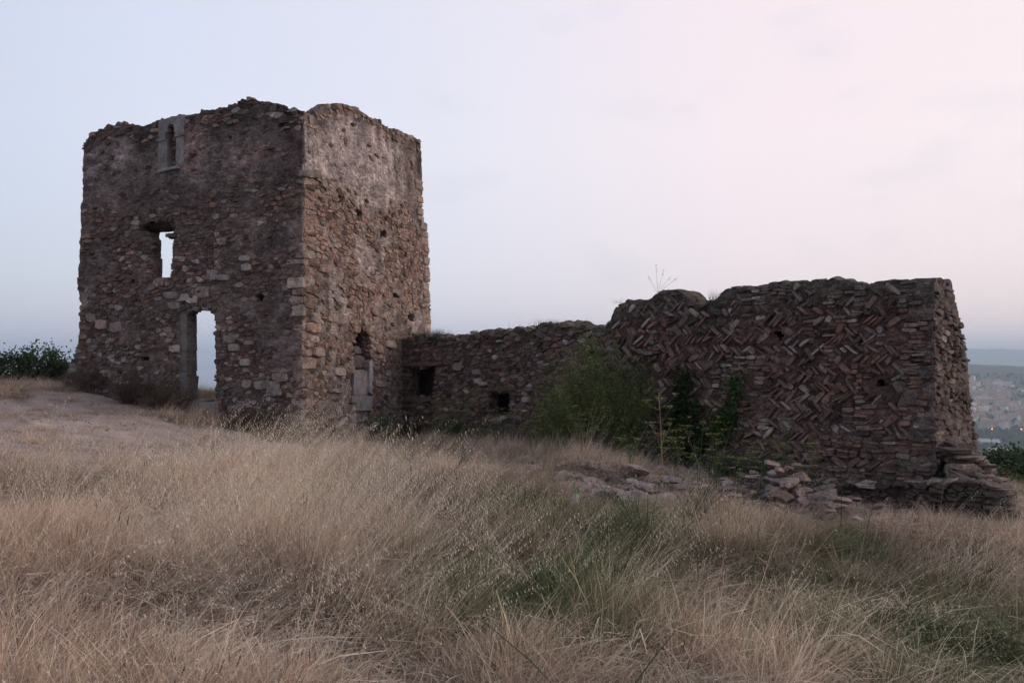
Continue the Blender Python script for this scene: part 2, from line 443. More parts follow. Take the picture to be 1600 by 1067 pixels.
class Stones:
    """stones of one wall: the ones that show largest become parts, the rest is one part of kind stuff"""
    def __init__(s): s.l = []
    def add(s, g, col):
        if g is None: return
        v, f, size = g
        c = v.mean(0); d = max(1.0, math.hypot(c[0], c[1]))
        s.l.append((size/d/d, v, f, col))
    def build(s, parent, top_n, name='stone', rest='rubble_masonry'):
        s.l.sort(key=lambda t: -t[0])
        for _, v, f, c in s.l[:top_n]:
            o = v.mean(0); link(name, mesh(name, (v-o), f, M_STONE, np.tile(c, (len(v), 1))), parent, tuple(o))
        if s.l[top_n:]:
            m = MB()
            for _, v, f, c in s.l[top_n:]: m.add(v, f, c)
            tag(m.build(rest, M_STONE, parent), kind='stuff')

def rubble(st, fr, u0, u1, z0, z1, solid, prob, depthf, colf, cw=.24, ch=.125, gap=.010, seed=0, asp=1.9, edge=0.0, base=-.10):
    R = random.Random(seed); pts = []
    z = z0
    while z < z1:
        h = ch*R.uniform(.55, 1.5); u = u0+R.uniform(0, cw)
        while u < u1:
            w = cw*R.choice((.4,.6,.8,1,1.2,1.9))*R.uniform(.8,1.2)*(.7+.3*h/ch)
            uu, zz = u+w/2, z+h/2+float(fbm(u*.8, z*.8, seed=seed))*.34
            if R.random() < .22 and h > ch:
                pts += [(uu+R.uniform(-.02, .02), zz-h*.25), (uu+R.uniform(-.03, .03), zz+h*.25)]
            else: pts.append((uu+R.uniform(-.3, .3)*cw*.5, zz+R.uniform(-.38, .38)*h))
            u += w
        z += h
    pts = np.array(pts)
    keep = solid(pts[:, 0], pts[:, 1]); pts = pts[keep]
    cells = voronoi(pts, asp)
    pr = prob(pts[:, 0], pts[:, 1]); dp = depthf(pts[:, 0], pts[:, 1])
    for (pu, pz), cell, p, d in zip(pts, cells, pr, dp):
        if cell is None or R.random() > p: continue
        cx, cz = pu, pz
        q = []
        for a, b in cell:
            L = math.hypot(a-cx, b-cz)+1e-6; k = max(.3, 1-gap/L*R.uniform(.6, 2.2))
            # limit oversize cells
            k = min(k, cw*1.6/L)
            q.append([cx+(a-cx)*k, cz+(b-cz)*k])
        qa = np.array(q)
        for it in range(6):
            out = ~solid(qa[:, 0], qa[:, 1])
            if not out.any(): break
            qa[out] = np.array([cx, cz])+(qa[out]-[cx, cz])*.8
        if edge:
            qa = np.array([cx, cz])+(qa-[cx, cz])*(1+edge*(it > 0))
        st.add(stone_geo(fr, [tuple(t) for t in qa], d*R.uniform(.5, 1.5), base=base, R=R), colf(cx, cz, R))

def pick(R, opts):
    t = R.random()*sum(o[0] for o in opts)
    for w, c in opts:
        t -= w
        if t <= 0: break
    k = R.uniform(.78, 1.22); h = R.uniform(-.06, .06)
    return (c[0]*k*(1+h)*1.12, c[1]*k*1.01, c[2]*k*(1-h)*.93)
REDS = (.150,.100,.090); DARK = (.092,.073,.069); BROWN = (.145,.112,.101); GREY = (.175,.150,.142); PALE = (.32,.285,.27); TAN = (.34,.268,.238); ROSE = (.27,.195,.17)

# ---- tower ----
tower = link('ruined_tower', None, loc=(0, 0, 0))
tag(tower, 'tall square ruined rubble tower with arched doorway, open to the sky', 'tower')
topF = FR.poly([(136,221),(143,210),(160,203),(178,197),(200,193),(222,198),(245,189),(262,184),(285,180),(300,178),(322,172),(345,170),(365,163),(378,158),(396,154),(415,158),(430,161),(440,168),(455,171),(472,172)])
topF += [(-.3, topF[-1][1])]
edgeF = FR.poly([(133,222),(131,300),(127,400),(124,440),(127,500),(122,545),(112,565),(104,590),(102,640)])
ULmax = max(p[0] for p in edgeF)
eF = sorted([(p[1], p[0]) for p in edgeF])
def edge_u(z): return np.interp(z, [p[0] for p in eF], [p[1] for p in eF])
DOOR = FR.poly([(293,640),(293,492),(297,487),(308,484),(322,484),(332,489),(337,497),(337,640)])
UPW = FR.poly([(239,436),(239,374),(254,371),(271,370),(270,420),(270,433)])
CAV = FR.poly([(217,355),(230,348),(250,343),(264,347),(273,356),(270,364),(260,366),(254,373),(239,375),(234,364),(220,360)])
NICHE = FR.poly([(264,268),(264,222),(261,216),(261,209),(265,206),(265,199),(268,195),(272,196),(274,201),(274,206),(278,209),(279,216),(278,222),(278,264)])
NICHE_HOLE = FR.poly([(262,266),(262,206),(266,198),(272,196),(276,204),(280,212),(280,262)])
HOLES_F = [FR.poly([(x-w, y-h), (x+w, y-h), (x+w, y+h), (x-w, y+h)]) for x, y, w, h in ((407,465,5,6),(229,560,7,4),(146,375,3,3),(440,196,4,3),(362,215,3,3),(355,375,3,3),(210,440,4,3))]
def solidF(u, z, hole=True):
    ok = (u > -.0) & (u < edge_u(z)) & (z < interp(topF, u))
    if hole:
        for P in [DOOR, UPW, CAV, NICHE_HOLE]+HOLES_F: ok &= ~inpoly(P, u, z)
    return ok
def plasterF(u, z):
    zt = interp(topF, u)
    lim = 5.7+fbm(u*.7, z*.7, seed=40)*2.2+fbm(u*4, z*4, seed=39)*.8-.05*u
    m = sstep(-.35, .35, z-lim)
    m = np.maximum(m, .85*sstep(.03, .15, fbm(u*1.1+9, z*1.1, seed=41, oct=5)))
    m = np.maximum(m, (1-sstep(.1, .55, u))*sstep(3.1, 3.6, z)*.9)       # pale render beside the corner
    return m*(1-.65*sstep(.55, .25, zt-z))
def dispF(u, z):
    m = plasterF(u, z)
    return m*(.035+fbm(u*6, z*6, seed=43, oct=5)*.11)+(1-m)*(fbm(u*6, z*9, seed=44, oct=4)*.10+.010)+fbm(u*.6, z*.6, seed=45)*.12
def colF(u, z):
    m = plasterF(u, z)[:, None]
    n = fbm(u*1.2, z*1.2, seed=46, oct=5)[:, None]; n2 = fbm(u*.5, z*.35, seed=47, oct=4)[:, None]; n4 = fbm(u*6, z*6, seed=48, oct=3)[:, None]
    pl = np.array((.195,.16,.152))*(1+n*1.3+n2*.8)+np.array((.13,.12,.125))*sstep(.06, .2, n2)+np.array((.07,.02,.01))*sstep(.1, .3, n)
    stn = np.array((.155,.118,.106))*(1+n*.6+n4*.5)
    c = pl*m+stn*(1-m)
    zt = interp(topF, u)[:, None]; wet = sstep(.9, .1, zt-z[:, None]+n*1.2)
    c = c*(1-.45*wet)
    drk = ((1-sstep(.1, 1.5, u))*sstep(5.2, 6.2, z))[:, None]; c = c*(1-.35*drk)   # black crust near the corner
    return np.clip(c, .02, .6)
walls_f = slab('front_wall', FR, .02, ULmax+.05, -1.0, 8.6, .05, 0, .30, lambda u, z: solidF(u, z), topF, dispF, colF, M_RENDER, tower, 100)
DOOR_I = [(u+(.75 if i_ in (0, 1, 2) else (-.25 if i_ in (5, 6, 7) else 0)), z+(.12 if z > 2 else 0)) for i_, (u, z) in enumerate(DOOR)]
uw = [p[0] for p in UPW]; zw = [p[1] for p in UPW]
UPW_I = [(max(uw)+.75, min(zw)+.0), (max(uw)+.75, max(zw)+.25), (min(uw)-.2, max(zw)+.35), (min(uw)-.2, min(zw)-.1)]
def solidFI(u, z):
    ok = (u > -.0) & (u < edge_u(z)-.06) & (z < interp(topF, u)-.1)
    return ok & ~inpoly(DOOR_I, u, z) & ~inpoly(UPW_I, u, z)
topFI = [(u, z-.12) for u, z in topF]
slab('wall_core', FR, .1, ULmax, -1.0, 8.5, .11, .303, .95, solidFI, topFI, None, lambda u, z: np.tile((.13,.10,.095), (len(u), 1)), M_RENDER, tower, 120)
stF = Stones()
def stcolF(u, z, R):
    pz = float(plasterF(np.array([u]), np.array([z]))[0])
    if R.random() < .07: return pick(R, [(1, PALE), (1, (.30,.28,.28))])
    if z < 3.3 and R.random() < .12: return pick(R, [(1, GREY), (1, (.29,.26,.25))])
    return pick(R, [(3, BROWN), (3, REDS), (2, DARK), (1.6, GREY), (1, ROSE)])
def probF(u, z): return np.clip(.95-.83*plasterF(u, z), 0, .97)
def depF(u, z): return .022+.028*vnoise(u*3, z*3, seed=50)+.020*plasterF(u, z)+fbm(u*.6, z*.6, seed=45)*.12
rubble(stF, FR, -.02, ULmax+.1, -.9, 8.6, lambda u, z: solidF(u, z), probF, depF, stcolF, cw=.20, ch=.105, seed=60, edge=.05, gap=.007)
# sizeable pale blocks the photograph shows
for px, py, w, h in ((425,602,14,6),(408,602,9,6),(387,600,8,6),(275,478,9,5),(303,468,9,6),(318,457,10,8),(290,465,7,5),(270,462,10,5),(145,497,7,6),(160,507,8,7),(183,512,10,7),(350,434,9,4),(384,404,8,4),(386,418,8,5),(275,545,8,5),(348,378,6,5),(334,430,8,8),(440,590,12,6),(430,612,12,6),(370,640,12,6),(330,648,9,6),(303,650,9,5),(384,566,8,5),(366,543,8,5),(360,530,9,6),(140,378,7,2),(252,438,6,4),(196,562,4,4),(230,589,3,6)):
    q = FR.poly([(px-w+rnd.uniform(-2,2), py-h), (px+w*.2, py-h-1), (px+w, py-h+rnd.uniform(-1,2)), (px+w, py+h), (px-w*.3, py+h+1), (px-w, py+h*.6)])
    stF.add(stone_geo(FR, q, rnd.uniform(.07, .10)), pick(rnd, [(1, PALE), (2, (.28,.26,.25)), (1, (.27,.22,.20))]))
# stones lining the ragged left edge and the top
for z in np.arange(.6, 7.6, .13):
    u = float(edge_u(z)); L = rnd.uniform(.12, .3); h = rnd.uniform(.05, .075)
    q = [(u-L, z-h), (u+rnd.uniform(-.03,.035), z-h*.9), (u+rnd.uniform(-.03,.045), z+h*.8), (u-L, z+h)]
    if rnd.random() < .8 and z < 7.0: stF.add(stone_geo(FR, q, rnd.uniform(.02, .06), base=-.28), stcolF(u, z, rnd))
for u in np.arange(.1, ULmax-.1, .17):
    zt = float(interp(topF, u)); h = rnd.uniform(.04, .09); L = rnd.uniform(.06, .13)
    if u < float(edge_u(zt))-.1 and rnd.random() < .35: stF.add(stone_geo(FR, [(u-L, zt-.1), (u+L, zt-.1), (u+L*.8, zt-.12+h), (u-L*.7, zt-.11+h)], rnd.uniform(.02, .05), base=-.26), pick(rnd, [(1, DARK), (1, BROWN)]))
# lintel stones over the door
for t in np.linspace(0, 1, 9):
    px = 283+t*54; py = 490-math.sin(t*math.pi*.8+.25)*13
    q = FR.poly([(px-3.6, py-7), (px+3.2, py-7.5), (px+3, py+1), (px-3, py+1.5)])
    stF.add(stone_geo(FR, q, .075, base=-.30), pick(rnd, [(1, GREY), (1, BROWN)]))
stF.build(walls_f, 150)

def prism(fr, poly, wa, wb, col, name, parent, mat=None):
    """flat dressed piece: outline in wall coordinates from depth wa (front) to wb (back)"""
    n = len(poly); a = np.array(poly)+np.array([[rnd.uniform(-.013, .013), rnd.uniform(-.013, .013)] for _ in poly])
    cu, cz = a.mean(0); b = a*1.0; b[:, 0] = cu+(a[:, 0]-cu)*.95; b[:, 1] = cz+(a[:, 1]-cz)*.97
    e = .015
    V = np.concatenate([fr.xyz(a[:, 0], a[:, 1], wb), fr.xyz(a[:, 0], a[:, 1], wa+e), fr.xyz(a[:, 0]*.0+a[:, 0]+(b[:, 0]-a[:, 0])*.3, a[:, 1]+(b[:, 1]-a[:, 1])*.3, wa)])
    F = [tuple(range(2*n, 3*n))]
    for k in (0, 1):
        for m in range(n): F.append((k*n+m, k*n+(m+1) % n, (k+1)*n+(m+1) % n, (k+1)*n+m))
    return link(name, mesh(name, V, F, mat or M_DRESSED, np.tile(col, (3*n, 1))), parent)
GD = (.225,.198,.185); GD2 = (.265,.235,.22)
doorway = link('doorway', None, tower); gothic = link('window', None, tower); slit = link('slit_window', None, tower)
for y0, y1 in ((492,520),(521,548),(549,580),(581,606),(607,634)):
    k = rnd.uniform(.85, 1.1)
    prism(FR, FR.poly([(285+rnd.uniform(-2,1), y1), (285+rnd.uniform(-2,1), y0), (294, y0), (294, y1)]), -.05, .31, tuple(c*k*.72 for c in GD), 'door_jamb', doorway)
for x0, x1, y0, y1, wa in ((288,306,626,641,-.14),(307,322,624,642,-.12),(323,342,628,641,-.16)):
    k = rnd.uniform(.8, 1.1)
    prism(FR, FR.poly([(x0, y1+6), (x0, y0), (x1, y0+rnd.uniform(-1,1)), (x1, y1+6)]), wa, .3, tuple(c*k for c in (.24,.21,.20)), 'threshold_block', doorway)
# gothic window: jambs, trefoil head, sill, walled-up infill
prism(FR, FR.poly([(250,268),(250,223),(264,221),(264,266)]), -.07, .16, GD, 'window_jamb', gothic)
prism(FR, FR.poly([(278,262),(278,216),(290,214),(290,259)]), -.07, .16, GD2, 'window_jamb', gothic)
prism(FR, FR.poly([(248,224),(248,219),(262,216),(262,221)]), -.10, .1, (.20,.185,.19), 'window_impost', gothic)
prism(FR, FR.poly([(277,217),(277,211),(291,209),(291,213)]), -.10, .1, (.20,.185,.19), 'window_impost', gothic)
NL = [(264,222),(261,216),(261,209),(265,206),(265,199),(268,195)]; NR = [(268,195),(272,196),(274,201),(274,206),(278,209),(279,216),(278,220)]
prism(FR, FR.poly([(250,222),(250,190),(268,184)]+NL[::-1]), -.062, .16, GD, 'window_head', gothic)
prism(FR, FR.poly([(268.4,184),(290,180),(290,214)]+NR[::-1]), -.062, .16, GD2, 'window_head', gothic)
prism(FR, FR.poly([(253,272),(253,267.5),(284,260.5),(285,265)]), -.16, .1, (.27,.25,.245), 'window_sill', gothic)
prism(FR, FR.poly([(260,270),(260,192),(281,188),(281,266)]), .14, .29, (.155,.10,.085), 'window_infill', gothic, M_RENDER)
for px, py in ((270,255),(273,247),(269,239),(274,232),(270,225),(274,218),(268,212)):
    q = FR.poly([(px-5, py+3), (px-4.6, py-2.8), (px+4, py-3.2), (px+4.2, py+2.8)], .14); g = stone_geo(FR, q, .03, w0=.14)
    v, f_, _ = g; link('brick', mesh('brick', v, f_, M_STONE, np.tile(pick(rnd, [(1, REDS), (1, ROSE)]), (len(v), 1))), gothic)
prism(FR, FR.poly([(253,292),(252,272),(290,266),(288,284),(272,290)]), -.055, .05, (.20,.18,.175), 'render_patch', gothic, M_RENDER)

# side wall
topS = SD.poly([(473,172),(482,176),(488,181),(494,172),(503,166),(512,162),(522,165),(533,160),(545,165),(560,173),(572,181),(585,186),(600,197),(612,202),(622,203),(636,209),(648,215),(657,223)])
topS = [(-.2, topS[0][1])]+topS+[(9, topS[-1][1])]
edS = SD.poly([(657,223),(658,290),(659,338),(663,350),(668,362),(669,430),(670,500),(672,640)]); eS = sorted([(p[1], p[0]) for p in edS])
def edge_s(z): return np.interp(z, [p[0] for p in eS], [p[1] for p in eS])
USmax = max(p[0] for p in edS)
SN = SD.poly([(546,618),(546,590),(552,575),(550,548),(556,530),(560,516),(568,513),(576,524),(580,540),(577,552),(583,562),(584,618)])
HOLES_S = [SD.poly([(x-w, y-h), (x+w*.8, y-h*.9), (x+w, y+h), (x-w*.9, y+h*.8)]) for x, y, w, h in ((531,312,5,7),(560,333,5,6),(597,366,6,6),(572,316,3,3),(634,399,3,4),(618,462,5,4),(640,496,5,6),(572,419,2,2),(519,457,2,2))]
def solidS(u, z):
    ok = (u > .0) & (u < edge_s(z)) & (z < interp(topS, u))
    for P in [SN]+HOLES_S: ok &= ~inpoly(P, u, z)
    return ok
bandS = SD.poly([(473,272),(500,280),(520,292),(550,310),(580,318),(600,325),(625,335),(657,342)])
def plasterS(u, z):
    lim = interp(bandS, u)+fbm(u*1.2, z*1.2, seed=70)*1.3+fbm(u*5, z*5, seed=69)*.7
    m = sstep(-.12, .12, z-lim)
    m = np.maximum(m, .85*sstep(.03, .14, fbm(u*1.1+4, z*1.1, seed=71, oct=5)))
    return m*(1-.5*sstep(.5, .2, interp(topS, u)-z))
def dispS(u, z):
    m = plasterS(u, z)
    return m*(.03+fbm(u*5, z*4, seed=72, oct=5)*.14)+(1-m)*(fbm(u*6, z*8, seed=73, oct=4)*.12+.012)+fbm(u*.7, z*.7, seed=74)*.14
def colS(u, z):
    m = plasterS(u, z)[:, None]; n = fbm(u*1.3, z*.8, seed=75, oct=5)[:, None]; n2 = fbm(u*.7+5, z*.45, seed=76, oct=4)[:, None]; n4 = fbm(u*6, z*6, seed=77, oct=3)[:, None]
    drip = fbm(u*4, z*.5, seed=78, oct=3)[:, None]
    pl = np.array((.255,.222,.215))*(1+n*1.2+drip*1.2)+np.array((.21,.195,.20))*sstep(.0, .16, n2)
    stn = np.array((.27,.205,.178))*(1+n*.6+n4*.5)
    c = pl*m+stn*(1-m)
    zt = interp(topS, u)[:, None]; wet = sstep(.8, .0, zt-z[:, None]+n*1.5+drip)
    return np.clip(c*(1-.45*wet), .02, .6)
walls_s = slab('side_wall', SD, .0, USmax+.05, -1.4, 9.2, .05, 0, .30, solidS, topS, dispS, colS, M_RENDER, tower, 140)
topSI = [(u, z-.15) for u, z in topS]
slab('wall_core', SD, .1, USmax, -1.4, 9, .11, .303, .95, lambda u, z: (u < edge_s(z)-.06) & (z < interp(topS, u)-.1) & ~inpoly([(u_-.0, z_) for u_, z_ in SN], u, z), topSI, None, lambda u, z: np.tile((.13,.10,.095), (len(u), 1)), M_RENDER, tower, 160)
stS = Stones()
def stcolS(u, z, R):
    if R.random() < .10: return pick(R, [(2, PALE), (1, (.36,.31,.28))])
    return pick(R, [(3, TAN), (2.5, ROSE), (2, BROWN), (1.5, (.25,.215,.20)), (1.2, (.20,.13,.11)), (1, (.33,.26,.235))])
def depS(u, z): return .024+.026*vnoise(u*3, z*3, seed=51)+.014*plasterS(u, z)+fbm(u*.7, z*.7, seed=74)*.14
rubble(stS, SD, .25, USmax+.1, -1.2, 9.2, solidS, lambda u, z: np.clip(.93-.86*plasterS(u, z), 0, .97), depS, stcolS, cw=.215, ch=.105, seed=80, asp=1.7, edge=.04, gap=.007)
for px, py, w, h in ((505,420,8,6),(488,512,10,8),(484,272,12,6),(503,288,5,5),(490,497,7,8),(497,484,8,6),(512,475,4,9),(517,497,9,6),(486,530,8,5),(495,550,9,7),(480,537,6,5),(528,581,8,6),(555,515,5,5),(607,538,7,5),(585,486,6,7),(590,545,6,6),(592,600,7,4),(525,610,8,3),(568,502,4,6)):
    q = SD.poly([(px-w, py-h), (px+w*.3, py-h-1), (px+w, py-h+1), (px+w, py+h), (px-w*.2, py+h+1), (px-w, py+h*.7)])
    stS.add(stone_geo(SD, q, rnd.uniform(.09, .12)), pick(rnd, [(1, PALE), (2, (.34,.27,.24))]))
# quoins wrapping the corner
def box_stone(fr, a0, a1, b0, b1, z0, z1, R, j=.012):
    pts = []
    for z in (z0, z1):
        for (a, b) in ((a0, b0), (a1, b0), (a1, b1), (a0, b1)): pts.append([a, z, b])
    P = np.array(pts); P += np.array([[R.uniform(-j, j), R.uniform(-j, j)*.8, R.uniform(-j, j)] for _ in pts])
    # bevelled box: 24 verts
    c = P.mean(0); V = []; F = []
    cut = .16
    def inset(i_, axis):
        q = P[i_].copy()
        for k in range(3):
            if k != axis:
                d = (P[:, k].max()-P[:, k].min()); q[k] += np.sign(c[k]-q[k])*min(.022, d*cut)
        return q
    faces = {0: [(0, 3, 7, 4), (1, 5, 6, 2)], 1: [(0, 1, 2, 3), (4, 7, 6, 5)], 2: [(0, 4, 5, 1), (3, 2, 6, 7)]}
    idx = {}
    for ax, fl in faces.items():
        for fc in fl:
            for v_ in fc: idx[(v_, ax)] = len(V); V.append(inset(v_, ax))
            F.append(tuple(idx[(v_, ax)] for v_ in fc))
    E2 = [(0,1),(1,2),(2,3),(3,0),(4,5),(5,6),(6,7),(7,4),(0,4),(1,5),(2,6),(3,7)]
    for p, q in E2:
        axs = [ax for ax in range(3) if any(p in fc and q in fc for fc in faces[ax])]
        if len(axs) == 2: F.append((idx[(p, axs[0])], idx[(q, axs[0])], idx[(q, axs[1])], idx[(p, axs[1])]))
    for v_ in range(8): F.append((idx[(v_, 0)], idx[(v_, 1)], idx[(v_, 2)]))
    V = np.array(V); W = fr.xyz(V[:, 0], V[:, 1], V[:, 2])
    return W, F, (a1-a0)*(z1-z0)
z = -.9; k = 0
while z < 6.15:
    h = rnd.uniform(.14, .32); la = rnd.uniform(.38, .6) if k % 2 else rnd.uniform(.22, .36); lb = rnd.uniform(.18, .34) if k % 2 else rnd.uniform(.36, .55)
    pr_ = rnd.uniform(.005, .035)+float(fbm(0, z*.7, seed=74))*.05
    stS.add(box_stone(SD, -pr_, la, -pr_, lb, z, z+h-.018, rnd, .02), pick(rnd, [(2, (.37,.305,.275)), (2, (.31,.25,.225)), (1, (.42,.36,.33)), (1, TAN)]))
    z += h; k += 1
z = 1.6
while z < 7.2:     # quoins at the far edge
    h = rnd.uniform(.14, .3); la = rnd.uniform(.25, .5); ue = float(edge_s(z+h/2))
    if rnd.random() < .85: stS.add(box_stone(SD, ue-la, ue+rnd.uniform(0, .05), -rnd.uniform(.03, .07), .4, z, z+h-.02, rnd, .015), pick(rnd, [(2, (.33,.27,.24)), (1, PALE), (1, TAN)]))
    z += h
for u in np.arange(.1, USmax-.1, .16):
    zt = float(interp(topS, u)); L = rnd.uniform(.06, .13)
    if u < float(edge_s(zt))-.1 and rnd.random() < .3: stS.add(stone_geo(SD, [(u-L, zt-.12), (u+L, zt-.12), (u+L*.8, zt-.06), (u-L*.7, zt-.05)], rnd.uniform(.02, .05), base=-.26), pick(rnd, [(1, DARK), (1, BROWN)]))
stS.build(walls_s, 140)
# blocked slit in the side wall
PS = (.33,.285,.275)
prism(SD, SD.poly([(556,617),(557,578),(571,576),(577,581),(577,617)]), .06, .28, PS, 'blocking_slab', slit)
prism(SD, SD.poly([(577.5,614),(577.5,566),(582,560),(585,600),(584,617)]), .0, .28, (.37,.325,.31), 'slit_jamb', slit)
for q, w0, c in (([(552,575),(550,561),(560,554),(572,557),(574,570),(566,576)], .10, BROWN), ([(557,553),(556,543),(564,540),(570,546),(568,553)], .14, GREY), ([(566,575),(567,565),(575,566),(575,576)], .05, DARK)):
    g = stone_geo(SD, SD.poly(q), .07, w0=w0); link('stone', mesh('stone', g[0], g[1], M_STONE, np.tile(c, (len(g[0]), 1))), slit)
for x0, x1, y0, y1 in ((546,578,619,629),(554,577,630,641),(557,570,650,658)):
    prism(SD, SD.poly([(x0, y1), (x0, y0), (x1, y0), (x1, y1)]), -.10, .1, (.31,.275,.26), 'sill_block', slit)
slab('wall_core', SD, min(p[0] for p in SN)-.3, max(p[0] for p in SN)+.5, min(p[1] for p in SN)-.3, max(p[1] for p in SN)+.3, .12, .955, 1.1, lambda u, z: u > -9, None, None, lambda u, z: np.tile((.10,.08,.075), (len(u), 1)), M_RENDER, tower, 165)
# short return at the far left, broken down behind
RT = Frame(tuple(FR.O+FR.D*(float(edge_u(3.0))-.95)), dS, dF)
slab('return_wall', RT, .9, 2.0, -.5, 7.2, .12, 0, .8, lambda u, z: z < 7.0-(u-.9)*3.5+fbm(u*2, z*2, seed=5)*.5, None, None, lambda u, z: np.tile((.14,.105,.10), (len(u), 1)), M_RENDER, tower, 170)

# ---- low wall between the tower and the herringbone wall ----
uJ = LW.on(945, 513)[0]
low_wall = link('low_wall', None); tag(low_wall, 'low rubble wall with two square holes, joining the tower to the herringbone wall', 'wall')
topL = LW.poly([(628,529),(645,526),(665,524),(690,527),(710,526),(740,521),(780,515),(820,513),(845,508),(860,505),(880,506),(895,510),(915,512),(945,513)]); topL = [(-1, topL[0][1])]+topL+[(uJ+.5, topL[-1][1])]
H1 = LW.poly([(639,620),(639,574),(682,573),(680,600),(676,621)]); H2 = LW.poly([(764,651),(763,613),(797,612),(797,640),(790,652)])
HB = LW.poly([(922,548),(935,547),(935,554),(923,554)])
def solidL(u, z):
    ok = (z < interp(topL, u))
    for P in (H1, H2, HB): ok &= ~inpoly(P, u, z)
    return ok
def mossy(u, z, topz, seed):
    """greenish grey crust on the top course"""
    return sstep(.55, .1, topz-z+fbm(u*2, z*2, seed=seed)*.8)[:, None]
def colL(u, z):
    n = fbm(u*1.3, z*1.3, seed=90, oct=5)[:, None]
    c = np.array((.15,.115,.10))*(1+n*.9); m = mossy(u, z, interp(topL, u), 91)
    return np.clip(c*(1-m)+np.array((.125,.12,.10))*m*(1+n*.8), .02, .5)
slab('wall_face', LW, -.25, uJ+.02, -1.6, 2.9, .06, 0, .35, solidL, topL, lambda u, z: fbm(u*6, z*9, seed=92)*.11+.012+fbm(u*.8, z*.8, seed=93)*.12, colL, M_RENDER, low_wall, 200, round_top=.05)
def wide(P): return [(u-(.7 if u < np.mean([p[0] for p in P]) else -.0), z) for u, z in P]
H1W, H2W = wide(H1), wide(H2)
slab('wall_core', LW, -1.0, uJ, -1.6, 2.8, .12, .353, 1.15, lambda u, z: (z < interp(topL, u)-.02) & ~inpoly(H1W, u, z) & ~inpoly(H2W, u, z), [(u, z-.03) for u, z in topL], None, colL, M_RENDER, low_wall, 210, round_top=.1)
stL = Stones()
def stcolL(u, z, R):
    if R.random() < .04: return pick(R, [(1, (.36,.34,.34))])
    zt = float(interp(topL, u))
    if zt-z < .35 and R.random() < .7: return pick(R, [(1, (.12,.115,.095)), (1, GREY), (1, DARK)])
    return pick(R, [(3, (.17,.13,.115)), (2.4, (.17,.115,.10)), (2, DARK), (1.6, (.20,.175,.165)), (.5, ROSE)])
rubble(stL, LW, -.1, uJ+.05, -1.3, 2.9, solidL, lambda u, z: .95+0*u, lambda u, z: .035+.045*vnoise(u*3, z*3, seed=94)+fbm(u*.8, z*.8, seed=93)*.12, stcolL, cw=.23, ch=.095, seed=95, asp=2.0, edge=.04, gap=.007)
for px, py, w, h in ((747,581,5,4),(749,595,5,4),(758,599,6,3),(785,608,26,3),(660,569,26,3),(717,573,6,6),(776,573,9,4),(824,624,5,4),(655,624,20,4)):
    stL.add(stone_geo(LW, LW.poly([(px-w, py-h), (px+w, py-h), (px+w, py+h), (px-w, py+h)]), .10), pick(rnd, [(1, (.33,.31,.31)) if w < 8 else (1, BROWN)]))
for u in np.arange(.1, uJ, .15):
    zt = float(interp(topL, u)); L = rnd.uniform(.06, .14)
    if rnd.random() < .4: stL.add(stone_geo(LW, [(u-L, zt-.12), (u+L, zt-.12), (u+L*.8, zt-.06), (u-L*.7, zt-.05)], rnd.uniform(.02, .06), base=-.3), pick(rnd, [(1, DARK), (1, (.13,.12,.10))]))
stL.build(low_wall, 260)
slab('wall_core', LW, -1.7, uJ-.1, -1.4, 1.6, .15, 1.155, 1.35, lambda u, z: u > -9, None, None, colL, M_RENDER, low_wall, 215)

# ---- herringbone wall ----
hb = link('herringbone_wall', None); tag(hb, 'long thick wall of reddish slabs laid in herringbone rows, end broken off in steps', 'wall')
uE = LW.on(1458, 560)[0]
topH = LW.poly([(940,515),(950,508),(957,497),(962,482),(968,475),(985,469),(1000,468),(1012,471),(1022,462),(1031,455),(1045,452),(1060,453),(1072,461),(1080,470),(1085,474),(1100,473),(1116,468),(1124,459),(1137,450),(1165,447),(1200,443),(1230,440),(1262,438),(1300,436),(1320,438),(1335,442),(1360,442),(1385,439),(1410,438),(1440,437),(1458,437)])
topH = topH+[(uE+1, topH[-1][1])]
HOLH = [LW.poly([(x-w, y-h*.2), (x-w*.2, y-h), (x+w*.7, y-h*.7), (x+w, y+h*.3), (x+w*.2, y+h), (x-w*.6, y+h*.8)]) for x, y, w, h in ((1218,523,9,7),(1376,597,12,6))]
def solidH(u, z):
    ok = (z < interp(topH, u)) & (u < uE) & (u > uJ-.03)
    for P in HOLH: ok &= ~inpoly(P, u, z)
    return ok
def colH(u, z):
    n = fbm(u*1.5, z*1.5, seed=110, oct=5)[:, None]; n2 = fbm(u*.6, z*.6, seed=112)[:, None]
    c = np.array((.118,.082,.073))*(1+n*1.1)+np.array((.04,.035,.03))*sstep(0, .2, n2); m = mossy(u, z, interp(topH, u), 111)
    return np.clip(c*(1-m)+np.array((.12,.11,.095))*m*(1+n*.8), .02, .5)
slab('wall_face', LW, uJ-.02, uE, -1.6, 3.6, .06, 0, .4, solidH, topH, lambda u, z: fbm(u*7, z*9, seed=113, oct=5)*.15+.008+fbm(u*.8, z*.8, seed=114)*.14, colH, M_RENDER, hb, 220, round_top=.02)
slab('wall_core', LW, uJ+.05, uE-.05, -1.6, 3.5, .12, .403, .95, lambda u, z: z < interp(topH, u)-.02, [(u, z-.03) for u, z in topH], None, colH, M_RENDER, hb, 230, round_top=.03)
stH = Stones()
def stcolH(u, z, R):
    if R.random() < .075: return pick(R, [(1, (.37,.34,.325)), (1, (.33,.30,.28))])
    zt = float(interp(topH, u))
    if zt-z < .5 and R.random() < .7: return pick(R, [(1, (.13,.125,.11)), (2, GREY), (1, DARK)])
    return pick(R, [(3, (.225,.148,.13)), (3, (.185,.135,.12)), (1.6, (.115,.085,.078)), (1.2, (.27,.21,.19)), (.7, (.23,.20,.19))])
zrow = -1.2; k = 0; R = random.Random(5)
